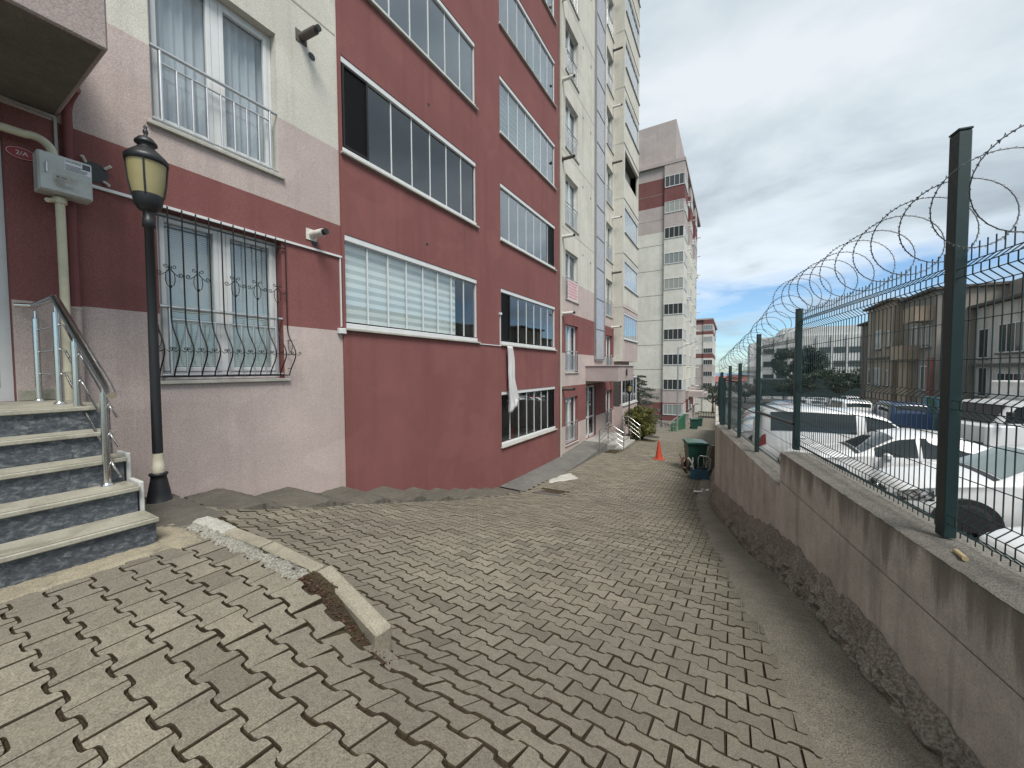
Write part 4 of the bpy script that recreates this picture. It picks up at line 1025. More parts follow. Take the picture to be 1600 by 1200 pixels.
for i in range(5):
    zt = -1.13 + RH * (i + 1); x = SX[i]; xb = SX[i + 1] if i < 4 else FX
    ye = SY1 + (0.02 if i == 0 else 0) + (0.05 if i == 4 else 0)
    mb = MB(); mb.box(xb - 0.03 if i < 4 else xb, x - 0.002, SY0, ye - 0.012, -1.6, zt - 0.032); adopt(mb.build('riser', M_SLATE), st)
    mb = MB(); mb.bbox(xb - 0.004 if i < 4 else xb, x + 0.028, SY0, ye, zt - 0.03, zt, .005)
    mb.box(x + 0.005, x + 0.009, SY0 + .01, ye - .01, zt - 0.001, zt + 0.001, 1)
    adopt(mb.build('tread' if i < 4 else 'landing', [M_TREAD, M_BLACK]), st)
mb = MB()
for i in (1, 2): mb.bbox(SX[i] - 0.22, SX[i] - 0.02, SY1 + .004, SY1 + .03, -1.13 + RH * i - .06, -1.13 + RH * (i + 1) + .02, .004)
adopt(mb.build('side_tile', paint('pale_tile', (.52, .52, .50), .4)), st)
mb = MB(); mb.bbox(FX + .003, FX + .02, .70, 1.04, -.258, -.16, .004); adopt(mb.build('skirting', M_TREAD), st)
mo = MB(); patch_mesh(mo, -3.32, -3.06, -0.6, 0.97, 8, 50, 0.004, 0.02, 0, True, plz); patch_mesh(mo, -3.6, -3.0, .93, 1.14, 20, 6, .004, .012, 0, True, plz); patch_mesh(mo, -4.5, -3.45, .93, 1.42, 26, 10, .002, .012, 1, True, plz)
tag(mo.build('mortar_patch', [concrete('tan_mortar', (0.30, 0.265, 0.195), 1.0, 1.0, 0, .7), M_APRON], road))
# stainless handrail
rl = empty('stair_railing', (-4.3, .8, -.8), 'polished stainless steel handrail on the near entrance stairs', 'railing')
posts = [(-3.70, .82, -1.13 + 2 * RH, -.07), (-4.28, .81, -1.13 + 4 * RH, .30), (-4.72, .80, -.26, .55), (-5.43, .80, -.26, .55)]
pf = MB()
for (x, y, z0, z1) in posts:
    pm = MB(); pm.tube([(x, y, z0), (x, y, z1 - .07)], .021, 14); pm.tube([(x, y, z1 - .07), (x, y, z1)], .009, 8); pm.lathe([(.034, 0), (.034, .008), (.023, .02)], (x, y, z0 + .001), 14); adopt(pm.build('post', M_STEEL), rl)
hr = MB(); hr.tube([(-3.53, .82, -.155), (-3.62, .82, -.085), (-4.70, .80, .585), (-4.745, .80, .60)], .027, 14); adopt(hr.build('handrail', M_STEEL), rl)
hr = MB(); hr.tube([(-4.735, .80, .60), (-5.44, .80, .60), (-5.49, .79, .60)], .025, 14); hr.tube([(-5.44, .80, .60), (-5.50, .70, .60)], .018, 10); adopt(hr.build('handrail', M_STEEL), rl)
for j in range(3):
    d = .19 + .20 * j; cbm = MB()
    cbm.tube([(-3.57, .855, -.06 - d - .06), (-3.66, .85, -.07 - d), (-3.70, .845, -.03 - d + .0), (-4.28, .835, .33 - d), (-4.34, .835, .365 - d), (-4.62, .825, .56 - d), (-4.70, .825, .575 - d), (-5.42, .825, .575 - d)], .008, 8)
    adopt(cbm.build('crossbar', M_STEEL), rl)

# ------------------------------------------------------------------ lamp posts
def make_lamp(label):
    L = empty('street_lamp', (0, 0, 0), label, 'street lamp', 'black lantern lamp posts beside the entrances')
    M_LG = NT('amber_lamp_glass'); w = M_LG.coord(kind='World'); n_ = M_LG.noise(5, 4, .6, w)
    M_LG.bsdf(M_LG.mix(n_, (.24, .20, .085), (.36, .32, .165)), .4, 0, None, .5); lg = M_LG.mat
    mb = MB(); mb.lathe([(.15, -.02), (.15, .03), (.135, .05), (.12, .06), (.10, .16), (.075, .27), (.07, .30), (.085, .31), (.085, .325), (.062, .33)], (0, 0, 0), 20); obj('base', mb.mesh('base', M_BLACK), L)
    mb = MB(); mb.lathe([(.055, .33), (.055, .395), (.05, .40), (.05, .50)], (0, 0, 0), 18); obj('collar', mb.mesh('collar', paint('cream_band', (.50, .47, .37), .6, 0, .45)), L)
    mb = MB(); mb.lathe([(.048, .50), (.044, 1.5), (.041, 2.43), (.056, 2.435), (.056, 2.50), (.048, 2.51), (.048, 2.56)], (0, 0, 0), 18); obj('post', mb.mesh('post', M_BLACK), L)
    hd = MB(); hd.lathe([(.05, 2.56), (.085, 2.575), (.118, 2.62), (.132, 2.68), (.132, 2.70)], (0, 0, 0), 24)
    hd.lathe([(.172, 2.96), (.185, 2.965), (.188, 3.0), (.178, 3.012), (.14, 3.045), (.085, 3.085), (.07, 3.10), (.07, 3.12), (.098, 3.125), (.095, 3.14), (.06, 3.175), (.02, 3.19), (.016, 3.205), (.024, 3.22), (.02, 3.24), (.012, 3.25), (.018, 3.265), (.0, 3.29)], (0, 0, 0), 24)
    for k in range(4):
        a_ = math.pi / 4 + k * math.pi / 2 + .35; ca, sa = math.cos(a_), math.sin(a_)
        hd.tube([(ca * .135, sa * .135, 2.69), (ca * .158, sa * .158, 2.80), (ca * .176, sa * .176, 2.97)], .008, 6)
    hh = obj('lantern', hd.mesh('lantern', M_BLACK), L)
    g = MB(); g.lathe([(.126, 2.70), (.150, 2.80), (.168, 2.96)], (0, 0, 0), 24); obj('lamp_glass', g.mesh('lamp_glass', lg), hh)
    return L
lamp = make_lamp('black lantern lamp post with amber glass standing beside the near stairs')
lamp.location = (-4.32, 1.27, -1.21); lamp.rotation_euler = (0.0, 0.008, 0); lamp.scale = (.76, .76, 1.0)
lamp2 = copy_tree(lamp); lamp2.location = (-4.3, 18.75, -3.78); lamp2['label'] = 'black lantern lamp post by the shrub at the far entrance'; lamp2.rotation_euler = (0, 0, 0)
ft = MB(); N = 30; vs = []; rf = random.Random(8)
prof = [(.0, .035), (.16, .035), (.24, .025), (.30, -.01), (.34, -.12), (.36, -.3)]
for r, z in prof:
    for k in range(N): a_ = 6.283 * k / N; q = 1 + rf.uniform(-.05, .05); vs.append((-4.32 + r * q * math.cos(a_) * 1.1, 1.27 + r * q * math.sin(a_), -1.25 + z + rf.uniform(-.008, .008)))
ft.add(vs, [(i * N + k, i * N + (k + 1) % N, (i + 1) * N + (k + 1) % N, (i + 1) * N + k)[::-1] for i in range(len(prof) - 1) for k in range(N)], 0, True)
tag(ft.build('lamp_footing', M_APRON), 'lumpy concrete footing under the near lamp post', 'footing')

# ------------------------------------------------------------------ far entrance: landing, steps, rails
s2 = empty('entrance_steps', (-4.4, 17.2, -3.6), 'pale stone steps at the second entrance under its canopy', 'stairs')
for i in range(3):
    zt = -3.14 - .13 * i; x1 = -4.62 + .32 * i
    mb = MB(); mb.bbox((FX + .0 if i == 0 else x1 - .33), x1, 16.1 if i else 15.86, 18.6, -4.0, zt, .01); adopt(mb.build('landing' if i == 0 else 'step', [concrete('pale_step', (.36, .35, .32), .6)]), s2)
r2 = empty('stair_railing', (-4.5, 16.2, -3.2), 'thin stainless railings around the second entrance steps', 'railing')
def rail2(pts, hs=(0.2, .4, .6, .8), pz=.8):
    for p in pts:
        mb = MB(); mb.tube([p, (p[0], p[1], p[2] + pz)], .02, 6); adopt(mb.build('post', M_STEEL), r2)
    for h in hs:
        mb = MB(); mb.tube([(p[0], p[1], p[2] + h) for p in pts], .02 if h == hs[-1] else .013, 6); adopt(mb.build('handrail' if h == hs[-1] else 'crossbar', M_STEEL), r2)
rail2([(-4.5, 14.6, -3.25), (-4.55, 16.0, -3.1), (-3.9, 16.05, -3.5)]); rail2([(-4.6, 18.6, -3.1), (-4.3, 18.62, -3.1), (-3.75, 18.62, -3.5)])

# ------------------------------------------------------------------ fence: posts, welded mesh, razor coil
fence = empty('mesh_fence', (0.6, 5.0, -0.9), 'dark green welded mesh fence on the retaining wall', 'fence')
def sy(y): return (y - WP[1]) / WD[1]
OFF = .165
PST = [(sy(0.30), -.915, 1.17), (sy(2.86), -.915, 1.19), (sy(5.14), -.915, .62), (sy(6.83), -1.29, .49), (sy(8.14), -1.29, .07), (sy(9.12), -1.29, .03), (sy(9.78), -1.29, -.24)]
ang = math.atan2(WD[1], WD[0])
def post_obj(x, y, z0, z1, a_, w_=.034, d_=.034):
    mb = MB(); h = z1 - z0
    mb.bbox(-w_, w_, -d_, d_, 0, h, .004); mb.bbox(-w_ - .003, w_ + .003, -d_ - .003, d_ + .003, h + .001, h + .014, .004)
    o = mb.build('post', M_GREENPOST); o.location = (x, y, z0 + .012); o.rotation_euler = (0, 0, a_); return adopt(o, fence)
for i, (s_, z0, z1) in enumerate(PST):
    p = wpt(s_, OFF); post_obj(p[0], p[1], z0, z1, ang, .03 if i > 1 else .034, .027)
WIRE = .0030
FOLD = [(0.0, 0), (.03, 0), (.075, .05), (.12, .05), (.165, 0), (.64, 0), (.685, .05), (.73, .05), (.775, 0), (1.32, 0), (1.365, .05), (1.41, .05), (1.455, 0), (1.54, 0)]
def panel(s0, s1, z0, H, indiv, off=OFF + .045, step=.05, r=WIRE):
    sc_ = H / 1.54; prof = [(h * sc_, d) for h, d in FOLD]
    wm = MB(); wm.tube([(-d * WN[0], -d * WN[1], h) for h, d in prof], r, 5, 0, False, False); wme = wm.mesh('wire', M_GREENPOST)
    hz = MB()
    for h, d in [(prof[1][0], 0), (prof[2][0], .055), (prof[3][0], .055), (prof[4][0], 0), ((prof[4][0] + prof[5][0]) / 2 - .08, 0), ((prof[4][0] + prof[5][0]) / 2 + .12, 0), (prof[5][0], 0), (prof[6][0], .055), (prof[7][0], .055), (prof[8][0], 0), ((prof[8][0] + prof[9][0]) / 2 - .1, 0), ((prof[8][0] + prof[9][0]) / 2 + .1, 0), (prof[9][0], 0), (prof[10][0], .055), (prof[11][0], .055), (prof[12][0], 0)]:
        a_, b_ = wpt(s0, off - d), wpt(s1, off - d); hz.tube([(*a_, z0 + h), (*b_, z0 + h)], r * .9, 5)
    n = int((s1 - s0) / step)
    if indiv:
        root = adopt(hz.build('mesh_panel', M_GREENPOST), fence)
        for i in range(n + 1): p = wpt(s0 + step * i + .02, off); obj('wire', wme, root, (p[0], p[1], z0))
    else:
        for i in range(n + 1):
            p = wpt(s0 + step * i, off); hz.tube([(p[0] - d * WN[0], p[1] - d * WN[1], z0 + h) for h, d in prof], r, 3, 0, False, False)
        adopt(hz.build('mesh_panel', M_GREENPOST), fence)
panel(sy(.30), sy(2.86), -.90, 1.53, True); panel(sy(2.86), sy(5.14), -.90, 1.53, True)
panel(sy(5.16), sy(6.83), -1.27, 1.70, True); panel(sy(6.83), sy(8.14), -1.27, 1.3, False); panel(sy(8.14), sy(9.78), -1.27, 1.15, False)
mb = MB(); p, q = wpt(sy(5.14), OFF - .02), wpt(sy(6.83), OFF - .02); mb.tube([(*p, -.62), (*q, -.66)], .02, 8); adopt(mb.build('brace', M_GREENPOST), fence)
# continuation along the far lane
for i in range(11):
    y = 10.2 + 2.5 * i; x = wall_x(y) + .12; zt = gz(-1, y) + 1.75; post_obj(x, y, zt - .02, zt + 1.35, math.pi / 2)
    if i < 10:
        hz = MB(); y1 = y + 2.5; x1 = wall_x(y1) + .12
        for k in range(42): t = k / 42; yy = y + 2.5 * t; xx = x + (x1 - x) * t; zz = zt; hz.tube([(xx, yy, zz), (xx, yy, zz + 1.2)], .004, 3, 0, False, False)
        for h in (.05, .3, .6, .9, 1.15): hz.tube([(x, y, zt + h), (x1, y1, zt + h)], .004, 3)
        adopt(hz.build('mesh_panel', M_GREENPOST), fence)
# razor wire
rz_ = empty('razor_wire', (0.8, 4.0, .7), 'coiled razor wire running along the top of the fence', 'razor wire')
M_RZ = paint('galvanised_wire', (.10, .105, .11), .5, .6, .3)
def coil(s0, s1, zf, rad, pitch, name):
    L = s1 - s0; turns = L / pitch; n = int(turns * 28); pts = []; rr_ = random.Random(int(s0 * 7) + 3)
    for i in range(n + 1):
        t = i / n; a_ = turns * 6.283 * t; s_ = s0 + L * t; rd = rad * (1 + .04 * math.sin(a_ * .37))
        p = wpt(s_, OFF + .03 + rd * math.cos(a_)); pts.append((p[0], p[1], zf(s_) + rd * math.sin(a_)))
    mb = MB(); mb.tube(pts, .0028, 4, 0, False, False); o = adopt(mb.build('coil', M_RZ), rz_)
    bb = MB(); acc = 0
    for i in range(1, n):
        a = Vector(pts[i]); d_ = (Vector(pts[i + 1]) - a); acc += d_.length
        if acc > .045:
            acc = 0; d_.normalize(); nrm = d_.orthogonal().normalized()
            for sgn in (-1, 1):
                for dd_ in (-1, 1): bb.add([a + d_ * dd_ * .004 + nrm * .002 * sgn, a + d_ * dd_ * .017 + nrm * .013 * sgn, a + d_ * dd_ * .016 + nrm * .002 * sgn], [(0, 1, 2)])
    tag(obj('barbs', bb.mesh('barbs', M_RZ), o), kind='stuff')
coil(sy(.2), sy(5.6), lambda s_: .80, .205, .27, 'coil')
coil(sy(5.6), sy(9.7), lambda s_: float(np.interp(s_, [sy(5.6), sy(7), sy(9.7)], [.70, .42, .05])), .19, .27, 'coil')

# ------------------------------------------------------------------ wheelie bins, crate of junk, cone
def make_bin(label):
    B = empty('wheelie_bin', (0, 0, 0), label, 'bin', 'green wheelie bins along the lane'); M_BIN = paint('bin_green', (.012, .06, .045), .45, 0, .25)
    mb = MB(); b0, b1 = (.23, .26), (.29, .34); zt = .93
    vs = [(-b0[0], -b0[1], .06), (b0[0], -b0[1], .06), (b0[0], b0[1], .06), (-b0[0], b0[1], .06), (-b1[0], -b1[1], zt), (b1[0], -b1[1], zt), (b1[0], b1[1], zt), (-b1[0], b1[1], zt)]
    mb.add(vs, [(0, 3, 2, 1), (0, 1, 5, 4), (1, 2, 6, 5), (2, 3, 7, 6), (3, 0, 4, 7), (4, 5, 6, 7)]); mb.bbox(-.315, .315, -.365, .365, zt - .05, zt + .002, .01); obj('body', mb.mesh('body', M_BIN), B)
    mb = MB(); mb.prism([(-.33, .0), (.33, .0), (.31, .035), (.0, .06), (-.31, .045)], 1, -.39, .37); me = mb.mesh('lid', paint('bin_lid', (.03, .10, .075), .28, 0, .2)); obj('lid', me, B, (0, 0, zt + .005))
    mb = MB(); mb.tube([(-.25, .42, zt - .04), (.25, .42, zt - .04)], .016, 8); mb.tube([(-.25, .36, zt - .04), (-.25, .42, zt - .04)], .016, 8); mb.tube([(.25, .36, zt - .04), (.25, .42, zt - .04)], .016, 8); obj('handle', mb.mesh('handle', M_BIN), B)
    wm = MB(); wm.tube([(-.03, 0, 0), (.03, 0, 0)], .10, 16); wme = wm.mesh('wheel', M_RUBBER)
    for s_ in (-1, 1): obj('wheel', wme, B, (s_ * .26, .26, .10))
    return B
b1 = make_bin('dark green wheelie bin standing by the end of the retaining wall'); b1.location = (-1.02, 13.9, gz(-1.02, 13.9)); b1.rotation_euler = (0, 0, .3)
b2 = copy_tree(b1); b2.location = (-3.1, 40.5, gz(-3, 40.5)); b2['label'] = 'green bin farther down the lane near the green parapet'; b2.scale = (1.1, 1.1, 1.05)
b3 = copy_tree(b1); b3.location = (-3.4, 52, gz(-3, 52)); b3['label'] = 'farthest green bin beside the second block'; b3.scale = (1.1, 1.1, 1.05)
jc = empty('junk_crate', (-.80, 12.75, gz(-.8, 12.75)), 'blue plastic crate full of scrap in front of the bin', 'crate')
M_CRATE = paint('crate_blue', (.03, .10, .15), .55, 0, .4)
for (a0, a1, c0, c1) in ((-.25, .25, -.18, -.16), (-.25, .25, .16, .18), (-.25, -.23, -.16, .16), (.23, .25, -.16, .16)):
    mb = MB(); mb.box(a0, a1, c0, c1, .02, .30); mb.box(a0 - .012, a1 + .012, c0 - .012, c1 + .012, .285, .305); obj('side', mb.mesh('side', M_CRATE), jc)
mb = MB(); mb.box(-.23, .23, -.16, .16, .02, .04); obj('bottom', mb.mesh('bottom', M_CRATE), jc)
jk = random.Random(21)
for k in range(16):
    mb = MB(); p = Vector((jk.uniform(-.55, .2), jk.uniform(-.14, .3), jk.uniform(.02, .28))); d_ = Vector((jk.uniform(-.2, .2), jk.uniform(-.2, .2), jk.uniform(.08, .45)))
    mb.tube([p, p + d_ * .6, p + d_ + Vector((jk.uniform(-.1, .1), 0, 0))], jk.uniform(.01, .03), 6); o = mb.build('scrap', [M_RUBBER, M_FLUED, paint('rust', (.12, .05, .035), .8), M_FLUEW][k % 4], jc)
hm = MB(); hm.tube([(-.05, .1, .28), (-.05, .1, .62), (.0, .1, .68), (.22, .1, .68), (.27, .1, .62), (.27, .1, .28)], .014, 8); hm.tube([(.1, .1, .3), (.1, .1, .67)], .01, 6); obj('frame', hm.mesh('frame', M_ALU), jc)
cone = empty('traffic_cone', (-2.34, 15.05, gz(-2.34, 15.05)), 'orange red traffic cone standing in the middle of the lane', 'traffic cone')
M_CONE = paint('cone_orange', (.42, .055, .025), .5, 0, .2)
mb = MB(); mb.bbox(-.19, .19, -.19, .19, .0, .035, .01); obj('base', mb.mesh('base', M_CONE), cone)
mb = MB(); mb.lathe([(.135, .035), (.125, .06), (.045, .62), (.03, .70), (.018, .72), (0, .722)], (0, 0, 0), 24); obj('body', mb.mesh('body', M_CONE), cone)
lt = random.Random(31)
for k, (x, y, lab) in enumerate([(-.55, 11.2, 'crumpled white wrapper on the paving below the crate'), (-.72, 10.9, 'pale torn paper scrap at the foot of the retaining wall')]):
    mb = MB(); vs = []; 
    for j in range(5):
        for i in range(5): vs.append((x + (i - 2) * .05, y + (j - 2) * .045, gz(x, y) + .02 + lt.uniform(0, .05)))
    mb.add(vs, [(j * 5 + i, j * 5 + i + 1, j * 5 + i + 6, j * 5 + i + 5) for j in range(4) for i in range(4)]); tag(mb.build('litter', M_WHITECLOTH), lab, 'litter')
pp = wpt(sy(2.6), .08); mb = MB(); mb.tube([(pp[0], pp[1] - .04, -.90), (pp[0], pp[1] + .05, -.90)], .012, 8); tag(mb.build('cigarette_wrapper', paint('ochre_scrap', (.45, .36, .2), .7)), 'ochre scrap lying on the coping by the tall post', 'litter')

# ------------------------------------------------------------------ plants
def leaf_cloud(rnd, n, fn, size, mb, up=0.3):
    for k in range(n):
        p, nr = fn(rnd); s_ = size * rnd.uniform(.6, 1.3); a_ = Vector((rnd.gauss(0, 1), rnd.gauss(0, 1), rnd.gauss(0, 1) + up)).normalized(); b_ = a_.cross(nr)
        if b_.length < .01: b_ = a_.orthogonal()
        b_.normalize(); d1 = a_ * s_; d2 = b_ * s_ * .45; p = Vector(p)
        mb.add([p - d1, p - d2, p + d1, p + d2], [(0, 1, 2, 3)])
def blob(rnd, c, r, lumps):
    def fn(rr_):
        l = rr_.choice(lumps); v = Vector((rr_.gauss(0, 1), rr_.gauss(0, 1), rr_.gauss(0, 1))).normalized(); q = rr_.random() ** .35
        return (c[0] + r[0] * (l[0] + v.x * l[3] * q), c[1] + r[1] * (l[1] + v.y * l[3] * q), c[2] + r[2] * (l[2] + v.z * l[3] * q)), v
    return fn
rs = random.Random(17)
sh = empty('round_shrub', (-3.95, 20.2, gz(-3.9, 20.2)), 'round yellow green shrub beside the second entrance steps', 'shrub')
lumps = []
for _ in range(60):
    v_ = Vector((rs.gauss(0, 1), rs.gauss(0, 1), rs.gauss(0, 1))).normalized() * rs.uniform(.35, .78); lumps.append((v_.x, v_.y, v_.z, rs.uniform(.2, .32)))
core = MB(); leaf_cloud(rs, 14000, blob(rs, (-4.05, 20.0, -2.72), (.92, .92, 1.0), lumps), .05, core); adopt(core.build('foliage', leafmat('shrub_leaf', (.035, .05, .012), (.21, .20, .045))), sh)
tk = MB(); tk.tube([(-3.95, 20.2, -3.7), (-3.95, 20.2, -2.6)], [.06, .03], 7)
for k in range(7): a_ = k * .9; tk.tube([(-3.95, 20.2, -3.4 + .1 * k), (-3.95 + .5 * math.cos(a_), 20.2 + .5 * math.sin(a_), -2.6)], [.025, .008], 5)
adopt(tk.build('stem', paint('bark', (.07, .055, .04), .9, 0, .4)), sh)
M_BARK = paint('bark', (.07, .055, .04), .9, 0, .4)
def conifer(x, y, z0, H, R, label, seed, n=7000, mat=None, droop=.25):
    t = empty('cedar_tree', (x, y, z0), label, 'tree'); rr_ = random.Random(seed); tk = MB(); tk.tube([(x, y, z0), (x + .05, y, z0 + H * .5), (x, y, z0 + H * .97)], [H * .022, H * .014, .01], 8); fo = MB()
    nb_ = 30
    for k in range(nb_):
        h = .18 + .8 * k / nb_; a_ = k * 2.4 + rr_.uniform(-.4, .4); ln = R * (1 - h * .82) * rr_.uniform(.75, 1.15); d_ = Vector((math.cos(a_), math.sin(a_), .12 - droop)); p0 = Vector((x, y, z0 + H * h)); p1 = p0 + d_ * ln
        tk.tube([p0, p0 + d_ * ln * .5 + Vector((0, 0, .06)), p1], [.03 * (1.2 - h), .02 * (1.2 - h), .006], 5)
        for j in range(n // nb_):
            t_ = rr_.random() ** .7; c_ = p0 + d_ * ln * t_; sp = ln * .22 * (1.1 - t_ * .5); c_ += Vector((rr_.gauss(0, sp * .6), rr_.gauss(0, sp * .6), rr_.gauss(0, sp * .3))); s_ = rr_.uniform(.05, .12) * (H / 6) ** .5; dd_ = Vector((d_.x + rr_.gauss(0, .5), d_.y + rr_.gauss(0, .5), rr_.gauss(0, .4))).normalized(); w_ = dd_.orthogonal().normalized() * s_ * .3
            fo.add([c_ - dd_ * s_, c_ - w_, c_ + dd_ * s_, c_ + w_], [(0, 1, 2, 3)])
    adopt(tk.build('trunk', M_BARK), t); adopt(fo.build('crown', mat or leafmat('cedar_needles', (.025, .035, .028), (.10, .115, .085))), t); return t
conifer(-5.6, 27.0, -4.2, 3.9, 2.6, 'grey green cedar drooping behind the round shrub', 5)
def broadleaf(x, y, z0, H, R, label, seed, n=9000, c0=(.015, .03, .012), c1=(.06, .085, .03), name='leafy_tree', size=.12):
    t = empty(name, (x, y, z0), label, 'tree'); rr_ = random.Random(seed); tk = MB(); tk.tube([(x, y, z0), (x + .1, y, z0 + H * .35), (x, y + .1, z0 + H * .8)], [H * .03, H * .02, H * .006], 8)
    lumps = []
    for k in range(26):
        a_ = rr_.uniform(0, 6.28); q = rr_.random() ** .5; lumps.append((math.cos(a_) * q * .8, math.sin(a_) * q * .8, rr_.uniform(-.6, .75) * (1 - q * .5), rr_.uniform(.18, .36)))
    c_ = (x, y, z0 + H * .66)
    for l in lumps[:14]: tk.tube([(x, y, z0 + H * .35), (x + l[0] * R * .5, y + l[1] * R * .5, z0 + H * .5), (x + l[0] * R, y + l[1] * R, c_[2] + l[2] * H * .34)], [H * .012, H * .008, .01], 5)
    fo = MB(); leaf_cloud(rr_, n, blob(rr_, c_, (R, R, H * .36), lumps), size, fo); adopt(tk.build('trunk', M_BARK), t); adopt(fo.build('crown', leafmat('leaf_' + str(seed), c0, c1)), t); return t
# ------------------------------------------------------------------ cars
SPEC = {
 'hatch': dict(L=4.25, u=[0, .025, .09, .22, .275, .42, .55, .72, .86, .95, .985, 1], zt=[.58, .74, .86, .98, 1.02, 1.40, 1.49, 1.46, 1.33, 1.05, .92, .6], zb=[.52, .68, .78, .88, .92, .93, .94, .97, 1.0, .98, .88, .5],
               wb=[.50, .72, .83, .885, .895, .90, .90, .90, .885, .83, .78, .6], wt=[.40, .58, .68, .73, .71, .60, .60, .59, .57, .60, .6, .45], zs=[.30, .24, .2, .2, .2, .2, .2, .2, .22, .26, .3, .34], ws=(.285, .415), rw=(.87, .945), sw=[(.335, .50), (.515, .68), (.69, .80)], wheels=(.185, .79)),
 'sedan': dict(L=4.6, u=[0, .025, .09, .24, .29, .42, .52, .64, .77, .86, .97, 1], zt=[.55, .70, .82, .94, .98, 1.36, 1.45, 1.42, 1.16, 1.06, .98, .6], zb=[.5, .64, .74, .85, .89, .90, .91, .93, .95, .95, .9, .5],
               wb=[.50, .72, .84, .895, .90, .905, .905, .905, .90, .88, .80, .6], wt=[.40, .58, .70, .74, .72, .60, .59, .58, .60, .66, .64, .45], zs=[.30, .24, .2, .2, .2, .2, .2, .2, .22, .24, .28, .34], ws=(.295, .415), rw=(.655, .765), sw=[(.34, .485), (.50, .66)], wheels=(.18, .79)),
 'van': dict(L=4.4, u=[0, .025, .08, .19, .235, .36, .46, .75, .92, .975, 1], zt=[.66, .84, .98, 1.10, 1.16, 1.66, 1.79, 1.83, 1.81, 1.74, 1.2], zb=[.56, .74, .88, 1.0, 1.05, 1.10, 1.12, 1.12, 1.10, 1.05, .8],
             wb=[.52, .76, .86, .90, .905, .91, .91, .91, .90, .87, .80], wt=[.42, .62, .72, .78, .77, .70, .69, .69, .68, .66, .6], zs=[.32, .26, .22, .22, .22, .22, .22, .22, .24, .28, .34], ws=(.245, .355), rw=(.976, .99), sw=[(.30, .455), (.50, .93)], wheels=(.17, .80)),
}
M_CWHITE = carpaint('car_white', (.68, .69, .695)); M_CSILVER = carpaint('car_silver', (.35, .36, .37)); M_CDARK = carpaint('car_dark', (.03, .035, .045)); M_CBLUE = carpaint('car_blue', (.03, .06, .14)); M_CRED = carpaint('car_red', (.25, .02, .02))
m = NT('car_glass'); m.bsdf((.012, .015, .017), .04, 0, None, .8); M_CGLASS = m.mat
m = NT('car_glass_pale'); m.bsdf((.16, .21, .21), .06, 0, None, .9); M_CGLASSP = m.mat
m = NT('headlight_lens'); w = m.coord(kind='World'); m.bsdf(m.ramp(m.noise(14, 3, .6, w), [(.42, .015), (.6, .5)]), .08, .3, None, .8); M_HEAD = m.mat
m = NT('tail_lens'); m.bsdf((.22, .01, .01), .15); M_TAIL = m.mat
_carmesh = {}
